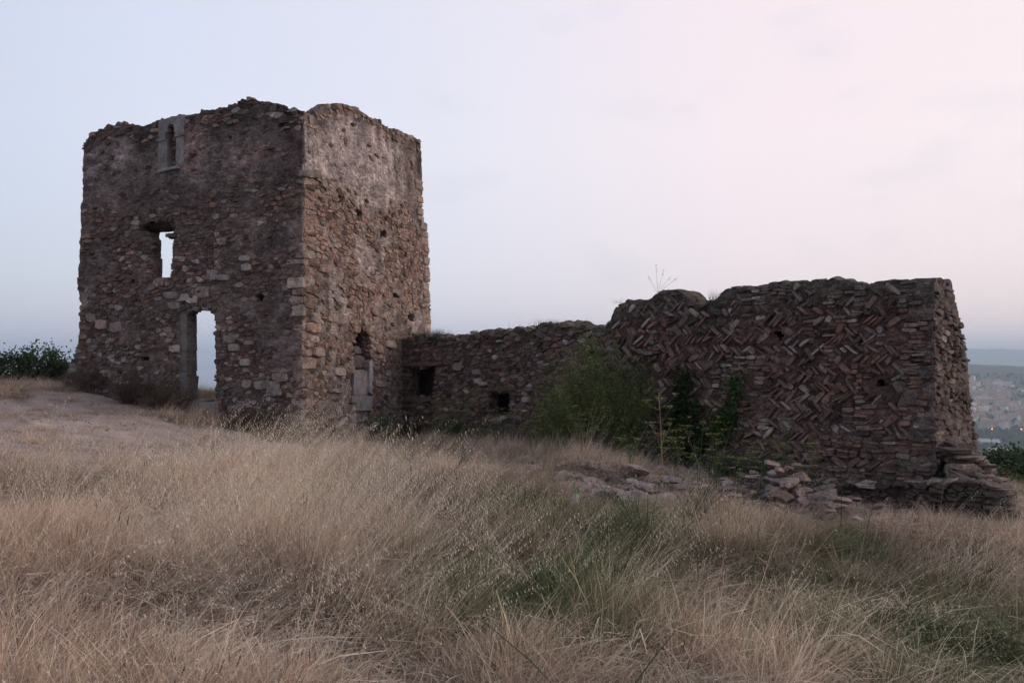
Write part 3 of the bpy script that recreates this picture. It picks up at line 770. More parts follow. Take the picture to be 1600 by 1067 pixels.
while zrow < 3.3:
    hr = R.uniform(.15, .225)
    u = uJ-.1; flat_row = zrow < -.45 and k % 2 == 0
    while u < uE-.02:
        wv = float(fbm(u*.8, zrow*.4, seed=115))*.34; zc = zrow+wv
        messy = float(fbm(u*1.5, zrow*1.5, seed=116)) > .15 or (u > uE-.55 and float(fbm(u*2, zrow*2, seed=117)) > -.05) or flat_row
        th = R.choice((.04,.05,.06,.08,.12))*R.uniform(.85,1.15)
        if messy:
            w = R.uniform(.10, .30); nn = R.randint(2, 4)
            for q in range(nn):
                h = hr/nn; a = R.uniform(-.12, .12); cx, cz = u+w/2+R.uniform(-.03, .03), zc+h*(q+.5)
                pl = [(-w*.48, -h*.42), (w*.45, -h*.45), (w*.5, h*.3), (w*.2, h*.46), (-w*.46, h*.4)]
                pl = [(cx+x*math.cos(a)-y*math.sin(a), cz+x*math.sin(a)+y*math.cos(a)) for x, y in pl]
                if solidH(np.array([p[0] for p in pl]), np.array([p[1] for p in pl])).all() and R.random() < .93:
                    stH.add(stone_geo(LW, pl, R.uniform(.02, .085)+float(fbm(cx*.8, cz*.8, seed=114))*.14, R=R), stcolH(cx, cz, R))
            u += w; continue
        sgn = 1 if k % 2 else -1
        if R.random() < .05: u += R.uniform(.04, .12); continue
        a = math.radians(max(18, min(72, R.gauss(42, 9))))*(sgn if R.random() > .06 else -sgn); L = hr/abs(math.sin(math.radians(45)))*R.uniform(.8, 1.15)
        if R.random() < .12: L *= .6
        cx, cz = u+.05, zc+hr/2+R.uniform(-.035, .035)
        t2 = th*.46
        pl = [(-L*.5, -t2*R.uniform(.5, 1)), (-L*.1, -t2), (L*R.uniform(.42,.52), -t2*R.uniform(.6, 1.1)), (L*.5, t2*R.uniform(.1,.8)), (L*R.uniform(.3,.46), t2), (-L*.3, t2*R.uniform(.7, 1.1)), (-L*R.uniform(.42,.52), t2*R.uniform(.2,.9))]
        pl = [(cx+x*math.cos(a)-y*math.sin(a), cz+x*math.sin(a)+y*math.cos(a)) for x, y in pl]
        if solidH(np.array([p[0] for p in pl]), np.array([p[1] for p in pl])).all() and R.random() < .93:
            stH.add(stone_geo(LW, pl, R.uniform(.0, .082)+float(fbm(cx*.8, cz*.8, seed=114))*.14, R=R, tilt=.5), stcolH(cx, cz, R))
        u += (th+R.choice((.004,.008,.012,.03)))/abs(math.sin(math.radians(43)))
    zrow += hr*.96; k += 1
for u in np.arange(uJ+.05, uE, .14):
    zt = float(interp(topH, u)); L = rnd.uniform(.06, .14)
    if rnd.random() < .4: stH.add(stone_geo(LW, [(u-L, zt-.12), (u+L, zt-.12), (u+L*.8, zt-.06), (u-L*.7, zt-.05)], rnd.uniform(.02, .07), base=-.3), pick(rnd, [(1, DARK), (1, (.14,.13,.11))]))
stH.build(hb, 200)
# end face with its battered back
endP = EN.poly([(1456,437),(1481,437),(1484,455),(1490,470),(1496,500),(1502,530),(1507,560),(1511,600),(1515,640),(1520,690)])
tb = sorted([(z, u) for u, z in endP[1:]]); zmin = tb[0][0]; tb = [(-1.7, tb[0][1]+1.5), (-.6, tb[0][1]+.9), (-.05, tb[0][1]+.4)]+tb
def end_u(z): return np.interp(z, [p[0] for p in tb], [p[1] for p in tb])
ztopE = endP[0][1]
def colE(u, z):
    n = fbm(u*2, z*2, seed=120, oct=5)[:, None]
    return np.clip(np.array((.17,.15,.14))*(1+n*.9), .02, .5)
solidE = lambda u, z: (u > -.03) & (u < end_u(z)) & (z < ztopE+fbm(u*3, 0*u, seed=121)*.08)
slab('end_face', EN, -.05, 4.3, -1.7, ztopE+.1, .07, -.03, .55, solidE, None, lambda u, z: fbm(u*4, z*7, seed=122)*.10, colE, M_RENDER, hb, 240)
stE = Stones()
def stcolE(u, z, R): return pick(R, [(3, (.145,.125,.118)), (2, DARK), (1.5, (.19,.17,.16)), (1, BROWN), (.2, PALE)])
rubble(stE, EN, -.05, 4.3, -1.6, ztopE+.1, solidE, lambda u, z: .96+0*u, lambda u, z: .045+.035*vnoise(u*3, z*3, seed=123), stcolE, cw=.26, ch=.085, seed=124, asp=2.3, edge=.05, base=-.3, gap=.006)
# stepped rubble at the foot of the broken end
for kx in range(230):
    t = rnd.random(); px = 1492+t*85+rnd.uniform(-10, 10); py = 702+t*92+rnd.uniform(-8, 26)
    d = 13.6-rnd.uniform(0, 1.1)*(1-t)+t*.3; r = ray(px, py); k_ = d/r[1]; c = np.array([r[0]*k_, d, 1.7+r[2]*k_])
    w, dd, h = rnd.uniform(.08, .24), rnd.uniform(.10, .26), rnd.uniform(.025, .065)
    a = rnd.uniform(-.5, .5); fr = Frame((c[0], c[1]), (math.cos(a), math.sin(a)), (-math.sin(a), math.cos(a)))
    g = box_stone(fr, -w, w, -dd, dd, c[2]-h, c[2]+h, rnd, .04)
    stE.add(g, pick(rnd, [(2, (.25,.225,.215)), (2, GREY), (2, DARK), (1, PALE)]))
stE.build(hb, 60)
# sloping rubble core that carries those stones
mv = []; mf = []
prof = [(1478,690),(1500,700),(1530,712),(1548,735),(1562,760),(1580,792)]
for i_, (px, py) in enumerate(prof):
    for d in (12.5, 13.3, 14.6):
        r = ray(px, py+30); k_ = d/r[1]; mv.append((r[0]*k_, d, 1.7+r[2]*k_+(-.12 if d != 13.3 else 0)))
for i_, (px, py) in enumerate(prof):
    for d in (12.3, 13.3, 15.0):
        r = ray(px, py); k_ = d/r[1]; mv.append((r[0]*k_, d, -1.6))
n = len(prof)
for i_ in range(n-1):
    for j_ in (0, 1): mf.append((i_*3+j_, (i_+1)*3+j_, (i_+1)*3+j_+1, i_*3+j_+1))
    b0 = 3*n
    mf.append((i_*3, b0+i_*3, b0+(i_+1)*3, (i_+1)*3)); mf.append((i_*3+2, (i_+1)*3+2, b0+(i_+1)*3+2, b0+i_*3+2))
mf.append(((n-1)*3, b0+(n-1)*3, b0+(n-1)*3+1, (n-1)*3+1)); mf.append(((n-1)*3+1, b0+(n-1)*3+1, b0+(n-1)*3+2, (n-1)*3+2))
link('footing_core', mesh('footing_core', mv, mf, M_RENDER, np.tile((.15,.13,.12), (len(mv), 1))), hb)
# projecting footing course along the base
FT = Frame(tuple(LW.O-np.array(LW.N)*.45), dW, nW)
u_a, u_b = FT.on(1150, 755)[0], FT.on(1545, 755)[0]
topT = [FT.on(px, py) for px, py in ((1140,748),(1200,752),(1260,751),(1330,753),(1400,755),(1450,752),(1500,752),(1548,757))]
slab('footing', FT, u_a, u_b, -1.7, .3, .07, 0, .5, lambda u, z: z < interp(topT, u), topT, lambda u, z: fbm(u*4, z*7, seed=130)*.12, lambda u, z: np.clip(np.array((.13,.115,.10))*(1+1.2*fbm(u*2, z*2, seed=131)[:, None]), .02, .4), M_RENDER, hb, 250)
stT = Stones()
rubble(stT, FT, u_a, u_b, -1.4, .3, lambda u, z: z < interp(topT, u), lambda u, z: .9+0*u, lambda u, z: .07+.05*vnoise(u*3, z*3, seed=133), lambda u, z, R: pick(R, [(3, DARK), (2, (.12,.10,.09)), (1, BROWN)]), cw=.2, ch=.085, seed=134, base=-.2)
u = u_a+.1
while u < u_b-.2:     # flat capping slabs
    w = rnd.uniform(.12, .42); zt = float(interp(topT, u+w/2))-rnd.uniform(0,.04)
    stT.add(box_stone(FT, u, u+w-.03, -.10-rnd.uniform(0, .06), rnd.uniform(.2, .42), zt-.04, zt+rnd.uniform(.015, .04), rnd, .035), pick(rnd, [(2, (.20,.175,.16)), (1, (.30,.27,.26)), (1, DARK)])); u += w
stT.build(hb, 40)

# ---------------------------------------------------------------- foundation remnants and loose rocks
def rock_mesh(sx, sy, sz, seed, col):
    R = random.Random(seed)
    t = (1+5**.5)/2
    v = [(-1,t,0),(1,t,0),(-1,-t,0),(1,-t,0),(0,-1,t),(0,1,t),(0,-1,-t),(0,1,-t),(t,0,-1),(t,0,1),(-t,0,-1),(-t,0,1)]
    f = [(0,11,5),(0,5,1),(0,1,7),(0,7,10),(0,10,11),(1,5,9),(5,11,4),(11,10,2),(10,7,6),(7,1,8),(3,9,4),(3,4,2),(3,2,6),(3,6,8),(3,8,9),(4,9,5),(2,4,11),(6,2,10),(8,6,7),(9,8,1)]
    v = [Vector(p).normalized() for p in v]; cache = {}
    for it in range(2):
        nf = []
        def mid(a, b):
            k = (min(a, b), max(a, b))
            if k not in cache: cache[k] = len(v); v.append(((v[a]+v[b])/2).normalized())
            return cache[k]
        for a, b, c in f:
            x, y, z_ = mid(a, b), mid(b, c), mid(c, a); nf += [(a, x, z_), (b, y, x), (c, z_, y), (x, y, z_)]
        f = nf; cache = {}
    a = np.array([tuple(p) for p in v])
    # cut by random planes so that it has facets
    for q in range(15):
        nrm = np.array([R.gauss(0, 1), R.gauss(0, 1), R.gauss(0, .8)]); nrm /= np.linalg.norm(nrm); d = R.uniform(.42, .8)
        e = np.maximum(a@nrm-d, 0)[:, None]; a = a-e*nrm
    a = a+fbm(a[:, 0]*2+seed, a[:, 1]*2, a[:, 2]*2, seed=seed)[:, None]*.35*a
    a = a*np.array([sx, sy, sz])
    return mesh('rock', a, f, M_STONE, np.tile(col, (len(a), 1)))
def ground_px(px, py):
    """the point of the ground seen at this pixel of a 1600 px wide view"""
    r = ray(px, py); ds = np.linspace(2.5, 40, 400)
    x = r[0]/r[1]*ds; z = 1.7+r[2]/r[1]*ds; h = land(x, ds)
    b = np.nonzero(z < h)[0]
    d = ds[b[0]] if len(b) else 30.0
    return r[0]/r[1]*d, d, gz(r[0]/r[1]*d, d)
def remnant(label, pts, n, seed, cols, size=(.12, .32), hgt=.25):
    e = link('foundation_remnant', None); tag(e, label, 'ruined wall', 'foundation remnants in the grass')
    R = random.Random(seed)
    g = [ground_px(*p) for p in pts]
    for k in range(n):
        t = R.random()*(len(g)-1); i_ = int(t); t -= i_
        a, b = g[i_], g[min(i_+1, len(g)-1)]
        x, y = a[0]+(b[0]-a[0])*t+R.gauss(0, .32), a[1]+(b[1]-a[1])*t+R.gauss(0, .42)
        s = R.uniform(*size); lvl = R.random()
        o = link('stone', rock_mesh(s, s*R.uniform(.6, 1), s*R.uniform(.2, .45), seed*100+k, pick(R, cols)), e, (x, y, gz(x, y)+lvl*hgt-.03))
        o.rotation_euler = (R.uniform(-.25, .25), R.uniform(-.25, .25), R.uniform(0, 6.3))
RC = [(3, (.30,.265,.25)), (2, (.27,.235,.22)), (1, (.42,.385,.37)), (1, (.18,.15,.14))]
remnant('pale rocky footing of a lost wall below the large green shrub', [(885,745),(930,765),(975,782),(1020,790)], 46, 1, RC, (.10,.46), .16)
remnant('low grey rubble footing in the grass under the tall dry stalk', [(1010,752),(1060,768),(1095,772),(1135,790)], 34, 2, [(2, (.17,.155,.15)), (2, (.23,.205,.20)), (1, (.33,.31,.30))], (.07,.24), .26)
remnant('jagged rock remnant ending in a pale block, in front of the herringbone wall', [(1170,784),(1205,788),(1240,792),(1275,804),(1290,840)], 80, 3, [(3, (.25,.215,.205)), (2, (.20,.165,.155)), (1, (.34,.30,.29)), (2, (.13,.11,.10))], (.06,.26), .52)
for (px, py, s, lb, c) in ((985,788,.34,'large smooth pale boulder in the middle of the rocky footing below the shrub',(.36,.32,.31)),(1283,820,.24,'pale angular block on the tip of the jagged rock remnant',(.40,.355,.345)),(1133,782,.15,'small rounded pale stone between the two rubble footings',(.36,.33,.32)),(1205,782,.26,'broad flat grey slab lying on top of the jagged rock remnant',(.33,.30,.29)),(1262,768,.22,'grey slab leaning against the footing of the herringbone wall',(.27,.25,.24)),(258,657,.07,'lone whitish stone on the bare earth before the doorway',(.42,.38,.36))):
    x, y, z = ground_px(px, py); o = link('rock', rock_mesh(s, s*.8, s*.5, int(px), c), None, (x, y, z+s*.3)); o.rotation_euler = (.1, -.12, px*.1); tag(o, lb, 'rock')
# scattered pebbles on the bare earth: nobody could count them
pm = MB()
for k in range(900):
    px = rnd.uniform(-60, 430); py = rnd.uniform(608, 712); x, y, z = ground_px(px, py) if k < 330 else (rnd.uniform(-13, -4), rnd.uniform(12, 20.5), None)
    z = gz(x, y); s = rnd.uniform(.012, .035); c = pick(rnd, [(1, (.33,.28,.265)), (1, (.2,.16,.15))])
    b_ = [(x+s*rnd.uniform(.7,1.3)*math.cos(q*1.57+k), y+s*math.sin(q*1.57+k), z-.01) for q in range(4)]
    pm.add(b_+[(x, y, z+s*rnd.uniform(.5, .9))], [(0,1,4),(1,2,4),(2,3,4),(3,0,4)], c)
tag(pm.build('gravel', M_STONE), 'small stones strewn on the bare earth', kind='stuff')
# a fence post seen through the doorway
x, y = -10.0, 24.6; r = ray(306.5, 600); x = r[0]/r[1]*y; m = MB(); z = gz(x, y)
m.tube([(x, y, z-.3), (x+.02, y, z+.2), (x+.05, y, z+.52)], [.04,.042,.036], (.12,.10,.09), 7); o = m.build('wooden_post', M_WOOD); tag(o, 'short leaning wooden post seen through the arched doorway', 'post')
# litter
x, y, z = ground_px(897, 800); m = MB(); 
m.tube([(x, y, z+.10), (x+.01, y, z+.14), (x+.03, y, z+.22)], [.035,.045,.04], (.62,.63,.66), 10); lit = m.build('plastic_cup', M_DRESSED); m = MB(); m.tube([(x+.03, y, z+.222), (x+.035, y, z+.245)], [.043,.04], (.12,.42,.16), 10); m.build('lid', M_DRESSED, lit); tag(lit, 'small white piece of litter with a green top lying in the grass', 'litter')

# ---------------------------------------------------------------- vegetation
def leafquad(mb, p, d, L, w, c, n=None):
    d = Vector(d).normalized(); s = d.orthogonal().normalized() if n is None else n
    s = s*math.cos(rnd.random()*3)+d.cross(s)*math.sin(rnd.random()*3); p = Vector(p)
    mb.add([p, p+d*L*.5+s*w, p+d*L, p+d*L*.5-s*w], [(0,1,2,3)], c)
def vary(c, a=.3, g=0):
    k = rnd.uniform(1-a, 1+a); return (c[0]*k, c[1]*k*(1+rnd.uniform(-.05,.1)), c[2]*k)
def shoot_bush(name, label, cat, base, rx, ry, h, nshoot, nleaf, LL, LW_, col, group=None, flowers=0, lean=(0, 0), fcol=(.45,.36,.08)):
    e = link(name, None, loc=base); tag(e, label, cat, group)
    st = MB(); lf = MB(); fl = MB()
    for k in range(nshoot):
        a = rnd.uniform(0, 6.283); q = math.sqrt(rnd.random())
        bx, by = rx*.45*q*math.cos(a), ry*.45*q*math.sin(a); tx, ty = rx*q*math.cos(a)*rnd.uniform(.8,1.1)+lean[0], ry*q*math.sin(a)+lean[1]
        hh = h*(1-.38*q*q)*rnd.uniform(.42, 1.06)*(1+.16*math.sin(a*3+1))
        P = [Vector((bx, by, -.05)), Vector((bx+(tx-bx)*.3, by+(ty-by)*.3, hh*.4)), Vector((bx+(tx-bx)*.7, by+(ty-by)*.7, hh*.75)), Vector((tx, ty, hh))]
        st.tube(P, [.007,.005,.004,.002], vary((col[0]*1.1, col[1]*.8, col[2])), 3)
        shade = rnd.uniform(.5, 1.5)
        for m in range(nleaf):
            t = rnd.random()**.75*3; i_ = min(2, int(t)); p = P[i_].lerp(P[i_+1], t-i_)
            p = p+Vector((rnd.gauss(0, .05), rnd.gauss(0, .05), rnd.gauss(0, .04)))
            c = vary(tuple(x*shade for x in col), .3)
            leafquad(lf, p, (rnd.gauss(0, .7), rnd.gauss(0, .7), rnd.uniform(-.1, 1.1)), LL*rnd.uniform(.6, 1.3), LW_*rnd.uniform(.7, 1.3), c)
        if rnd.random() < flowers:
            for m in range(14):
                leafquad(fl, P[3]+Vector((rnd.gauss(0,.025), rnd.gauss(0,.025), rnd.gauss(0,.01))), (rnd.gauss(0,1), rnd.gauss(0,1), .3), .02, .008, vary(fcol))
    st.build('stems', M_LEAF, e)
    lf.build('foliage', M_LEAF, e)
    if fl.v: fl.build('flowers', M_LEAF, e)
    return e
def onw(px, py, off):
    """ground position in front of the long wall"""
    u, z = LW.on(px, py, -off); p = LW.xyz(u, z, -off); return (float(p[0]), float(p[1]), gz(float(p[0]), float(p[1])))
# large shrub (two crowns that touch)
b = onw(940, 690, .75); shoot_bush('green_shrub', 'large dark green feathery shrub standing where the low wall meets the herringbone wall', 'shrub', b, 1.5, .75, 2.75, 440, 84, .06, .0085, (.15,.185,.066), flowers=.10)
b = onw(868, 690, .6); shoot_bush('green_shrub', 'lower thinner green shrub to the left of the large one, before the low wall', 'shrub', b, .62, .45, 1.6, 120, 60, .055, .008, (.13,.155,.06), flowers=.25)
# ivy climbing the wall
def ivy(name, label, px_poly, n, col, off=.34):
    P = LW.poly(px_poly); us = [p[0] for p in P]; zs = [p[1] for p in P]
    c0 = LW.xyz(sum(us)/len(us), min(zs), 0); e = link(name, None, loc=tuple(c0)); tag(e, label, 'ivy')
    lf = MB(); st = MB(); k = 0; cn_ = [(rnd.uniform(min(us), max(us)), rnd.uniform(min(zs), max(zs))) for _ in range(70)]
    cn_ = [c for c in cn_ if inpoly(P, np.array(c[0]), np.array(c[1]))]
    while k < n:
        cu, cz = rnd.choice(cn_); u = cu+rnd.gauss(0, .13); z = cz+rnd.gauss(0, .13)
        if not inpoly(P, np.array(u), np.array(z)) and rnd.random() < .75: continue
        w = -rnd.uniform(.04, off)*(1-.4*abs(math.hypot(u-cu, z-cz)/.3)); p = LW.xyz(u, z, w)-c0; k += 1
        leafquad(lf, p, (rnd.gauss(-.3,.6), rnd.gauss(-.5,.6), rnd.gauss(-.2,.6)), rnd.uniform(.05, .09), rnd.uniform(.02, .034), vary(col, .45))
    for q in range(7):
        u = rnd.uniform(min(us)*.7+max(us)*.3, max(us)*.7+min(us)*.3); pts = [LW.xyz(u+rnd.uniform(-.1,.1), min(zs)+(max(zs)-min(zs))*t, -.08)-c0 for t in (0,.25,.5,.75)]
        st.tube(pts, [.02,.015,.01,.006], (.07,.055,.04), 4)
    st.build('stems', M_WOOD, e); lf.build('foliage', M_LEAF, e)
ivy('ivy', 'dark dense ivy mass climbing the herringbone wall beside the large shrub', [(1050,745),(1042,690),(1048,640),(1058,610),(1066,572),(1078,566),(1086,575),(1088,605),(1100,630),(1108,670),(1104,720),(1100,748)], 4200, (.034,.056,.02))
ivy('ivy', 'small brighter ivy tongue on the herringbone wall, right of the dark mass', [(1118,690),(1118,655),(1132,640),(1143,625),(1146,592),(1155,586),(1160,600),(1158,640),(1146,665),(1140,690)], 1500, (.06,.10,.03), .2)
# weeds along the foot of the walls
for k, (px, off, rx, h, ns, col, lb) in enumerate(((598,-1,.55,.75,60,(.06,.075,.035),'dark weedy clump under the blocked slit of the tower'),(700,.5,.6,.65,80,(.07,.10,.035),'bright green weeds below the first square hole of the low wall'),(640,.4,.4,.5,45,(.055,.07,.03),'small dark weeds in the angle of tower and low wall'),(745,.5,.4,.5,45,(.06,.085,.035),'weeds at the foot of the low wall between its two holes'),(800,.5,.6,.5,70,(.065,.085,.04),'low weeds beneath the second square hole of the low wall'),(1010,.8,.5,.7,60,(.045,.065,.028),'weeds at the right foot of the large green shrub'),(1145,.8,.7,.6,70,(.06,.075,.04),'greyish weeds below the small ivy tongue'),(1210,.9,.6,.5,60,(.075,.085,.045),'thin yellowish weeds at the herringbone wall, left of the footing'),(1275,.9,.5,.4,40,(.08,.08,.05),'sparse weeds on the left end of the wall footing'))):
    if off < 0: x, y, z = ground_px(px, 688); b = (x, y+.0, gz(x, y))
    else: b = onw(px, 690, off)
    shoot_bush('weed_clump', lb, 'weeds', b, rx, .35, h, ns, 34, .06, .009, col, flowers=.18 if k else 0)
for px, py, rx, h, ns, col, lb in ((803,822,.42,.42,90,(.10,.13,.05),'bright green leafy clump in the middle of the meadow'),(870,965,.42,.34,110,(.10,.135,.06),'largest feathery green clump in the near meadow'),(945,945,.36,.36,90,(.095,.125,.055),'feathery green clump just right of the largest one in the meadow'),(800,975,.3,.24,60,(.11,.135,.065),'low grey-green clump left of the largest feathery clump'),(720,905,.34,.22,60,(.115,.14,.06),'flat green weed patch left of the bright leafy clump'),(970,860,.45,.3,80,(.11,.135,.06),'green weeds below the pale rocky footing'),(1330,882,.35,.3,60,(.09,.125,.05),'green weeds just below the tip of the jagged rock remnant'),(560,832,.4,.25,60,(.12,.135,.07),'faded green clump under the single thin dark stalk'),(1420,1010,.3,.2,60,(.13,.135,.075),'low green weeds near the bottom right of the meadow'),(1530,1045,.3,.24,60,(.13,.135,.07),'green weeds beside the pale oat stalk at the right edge')):
    x, y, z = ground_px(px, py); shoot_bush('weed_clump', lb, 'weeds', (x, y, z), rx, rx*.7, h, ns, 44, .045, .0045, col)
# dry brown scrub against the front wall, left of the door
def scrub_row(pts, lbls, col):
    for (px, py, rx, h), lb in zip(pts, lbls):
        x, y, z = ground_px(px, py)
        shoot_bush('dry_scrub', lb, 'dry bush', (x, y, z), rx, .45, h, 190, 46, .045, .006, col)
scrub_row([(150,612,1.2,.85),(215,632,1.0,.95),(268,646,.8,.8),(385,674,.8,.6),(440,690,.7,.45)],
 ['brown dead scrub at the far left foot of the tower','brown scrub banked up against the tower left of the doorway','dark brown scrub right beside the doorway threshold','dry brown scrub against the tower right of the doorway','low dry tuft at the corner of the tower'], (.115,.08,.06))
# leafy bushes on the left skyline and beyond the broken end of the wall
def leafy(name, label, base, rx, ry, h, n, col, group=None, L=.07, w=.025, ncl=26):
    e = link(name, None, loc=base); tag(e, label, 'bush', group); st = MB(); lf = MB(); cl = []
    for q in range(ncl):
        a = rnd.uniform(0, 6.28); r_ = math.sqrt(rnd.random()); z = rnd.uniform(.15, 1)**.8*h*(1-.45*r_*r_)
        cl.append((Vector((rx*r_*math.cos(a), ry*r_*math.sin(a), z)), rnd.uniform(.10, .2)*min(1.6, h), rnd.uniform(.6, 1.4)))
        c = cl[-1][0]; st.tube([(c.x*.15, c.y*.15, -.1), (c.x*.5, c.y*.5, c.z*.5), tuple(c)], [.02,.014,.006], (.08,.06,.045), 4)
    for k in range(n):
        c, s, sh = rnd.choice(cl); p = c+Vector((rnd.gauss(0, s), rnd.gauss(0, s), rnd.gauss(0, s*.8)))
        if p.z < -.05: continue
        leafquad(lf, p, (rnd.gauss(0,1), rnd.gauss(0,1), rnd.gauss(.4,.8)), L*rnd.uniform(.6,1.3), w*rnd.uniform(.7,1.3), vary(tuple(v*sh for v in col), .3))
    st.build('stems', M_WOOD, e); lf.build('foliage', M_LEAF, e)
for px, d, rx, h, lb in ((18,23.0,1.0,1.0,'leafy green bush at the far left on the skyline'),(62,23.4,.75,1.15,'taller leafy green bush left of the tower'),(96,24.2,.4,.75,'small leafy bush nearest to the left corner of the tower'),(-45,22.5,.9,1.0,'leafy green bush cut by the left edge of the view')):
    r = ray(px, 590); x = r[0]/r[1]*d; leafy('leafy_bush', lb, (x, d, gz(x, d)-.05), rx, .7, h, 3200, (.05,.072,.03), 'bushes on the left skyline', L=.08, w=.028)
for px, py, d, rx, h, lb in ((1592,706,24,.9,1.2,'dark rounded bush at the right edge beyond the broken wall end'),(1566,712,23,.45,.9,'slim pointed dark bush just right of the broken wall end'),(1618,728,21,.9,1.0,'low green bush at the right edge, in front of the dark rounded one'),(1580,745,19,.6,.6,'yellow-green low bush beside the stepped rubble')):
    r = ray(px, py); x = r[0]/r[1]*d; zt = 1.7+r[2]/r[1]*d; zb = gz(x, d); leafy('leafy_bush', lb, (x, d, min(zb, zt-h)), rx, .9, max(h, zt-zb), 7500, (.035,.055,.022) if 'dark' in lb else (.07,.09,.035), 'bushes beyond the broken wall end', L=.10, w=.035, ncl=34)

# fennel plants, dry stalks
def fennel(label, base, h, stems, lean, spread, col, ucol, umbels=5, r0=.007, name='fennel_plant', feather=0):
    e = link(name, None, loc=base); tag(e, label, 'plant'); st = MB(); um = MB(); fo = MB()
    for s in range(stems):
        a = rnd.uniform(0, 6.28); tx = lean+rnd.uniform(-1, 1)*spread; ty = rnd.uniform(-.3, .3)*spread; hh = h*rnd.uniform(.75, 1) if s else h
        P = [Vector((0,0,-.05)), Vector((tx*.18, ty*.2, hh*.3)), Vector((tx*.5, ty*.5, hh*.65)), Vector((tx, ty, hh))]
        st.tube(P, [r0, r0*.85, r0*.6, r0*.3], vary(col, .15), 5)
        for b_ in range(umbels):
            t = rnd.uniform(1.0, 2.8); i_ = int(t); p = P[i_].lerp(P[i_+1], t-i_); q = p+Vector((rnd.uniform(-.22,.22), rnd.uniform(-.12,.12), rnd.uniform(.10,.26)))
            st.tube([p, p.lerp(q, .5)+Vector((0,0,-.02)), q], [r0*.45, r0*.35, r0*.25], vary(col, .15), 4)
            for m in range(10):
                g = q+Vector((rnd.gauss(0,.035), rnd.gauss(0,.035), .03+rnd.uniform(0,.015)))
                st.tube([q, g], [.0012,.001], vary(col, .1), 3)
                for mm in range(3): leafquad(um, g+Vector((rnd.gauss(0,.008), rnd.gauss(0,.008), 0)), (rnd.gauss(0,1), rnd.gauss(0,1), .2), .014, .005, vary(ucol))
        for m in range(feather):
            t = rnd.uniform(.1, 2.4); i_ = int(t); p = P[i_].lerp(P[i_+1], t-i_); dd = Vector((rnd.gauss(0,1), rnd.gauss(0,1), rnd.uniform(.2,1.3))).normalized(); L = rnd.uniform(.08,.22)
            fo.tube([p, p+dd*L*.5, p+dd*L+Vector((0,0,-.02))], [.0016,.0013,.0008], vary(col, .2), 3)
    st.build('stems', M_LEAF, e)
    if um.v: um.build('umbels', M_LEAF, e)
    if fo.v: fo.build('leaves', M_LEAF, e)
YU = (.30,.28,.09); GR = (.075,.105,.06); DRY = (.40,.30,.16)
def gp(px, py, d=None):
    if d: r = ray(px, py); x = r[0]/r[1]*d; return (x, d, gz(x, d))
    return ground_px(px, py)
fennel('tall dry yellow branching stalk standing in front of the ivy', gp(1036,770,11.5), 1.6, 1, -.06, .0, DRY, (.42,.34,.16), 12, .008, 'dry_stalk')
for px, d, h, ln, lb in ((1092,11.6,1.15,.12,'fennel with yellow umbels just right of the tall dry stalk'),(1150,11.2,1.05,.25,'fennel with yellow heads before the small ivy tongue'),(1185,11.9,1.0,.1,'fennel with sparse yellow heads above the jagged rocks'),(1222,12.0,1.05,-.1,'fennel with a bright yellow head beside the wall footing'),(985,12.5,.7,.1,'short fennel on the rocky footing below the shrub')):
    fennel(lb, gp(px, 790, d), h, 3, ln, .22, GR, YU, 5, .0055, feather=25)
for px, d, h, ln, lb in ((775,17.3,.9,.1,'thin fennel with yellow heads before the second square hole of the low wall'),(720,17.5,1.3,.05,'tall thin fennel against the low wall between its two holes'),(830,16.2,1.0,-.1,'fennel with yellow heads at the left foot of the green shrubs'),(910,14.6,1.1,.1,'fennel with yellow heads in front of the large green shrub'),(1060,12.0,1.1,-.1,'fennel with yellow umbels in front of the dark ivy'),(1120,12.4,1.2,.15,'tall fennel between the two ivy patches'),(1255,12.2,.9,.1,'small yellow fennel at the left end of the wall footing'),(690,18.6,1.1,.1,'yellow-green stalks growing up beside the first square hole')):
    fennel(lb, gp(px, 790, d), h, 3, ln, .25, (.11,.13,.06), (.36,.33,.10), 6, .006, feather=22)
for px, d, h, s, ln, sp, lb in ((640,9.6,.85,3,.25,.3,'tall green fennel stalk rising from the grass before the low wall'),(575,9.0,.75,1,-.03,.05,'single thin dark stalk rising from the dry grass below the tower corner'),(700,9.8,.95,2,.3,.1,'green fennel stalk leaning right in the middle of the meadow'),(1010,7.2,.85,7,-.15,.35,'spreading green fennel in the middle of the right-hand grass'),(1060,7.4,1.05,6,.4,.25,'fennel fan leaning right, below the jagged rocks'),(940,6.4,.6,6,-.3,.3,'low fennel clump in the dark green patch'),(1345,7.0,.75,2,.15,.08,'two thin dark stalks in the right-hand grass'),(1315,8.2,.85,1,.01,.02,'upright thin stalk right of the jagged rocks')):
    fennel(lb, gp(px, 900, d), h, s, ln, sp, (.06,.085,.055) if 'dark' not in lb else (.10,.085,.06), YU, 0, .0045, 'fennel_stalks', feather=38 if 'fennel' in lb else 6)
for px, d, pts, lb in ((945,3.35,[(0,0,-.1),(-.12,.05,.16),(-.32,.08,.36),(-.52,.1,.52)],'dark arching stem in the near grass, left of centre'),(925,3.2,[(0,0,-.1),(.08,.03,.2),(.25,.05,.42),(.36,.06,.55)],'dark arching stem in the near grass, crossing the other')):
    m = MB(); b = gp(px, 1060, d); m.tube(pts, [.004,.0035,.003,.0015], (.08,.085,.05), 5); o = m.build('bare_stem', M_LEAF); o.location = b; tag(o, lb, 'plant stem')

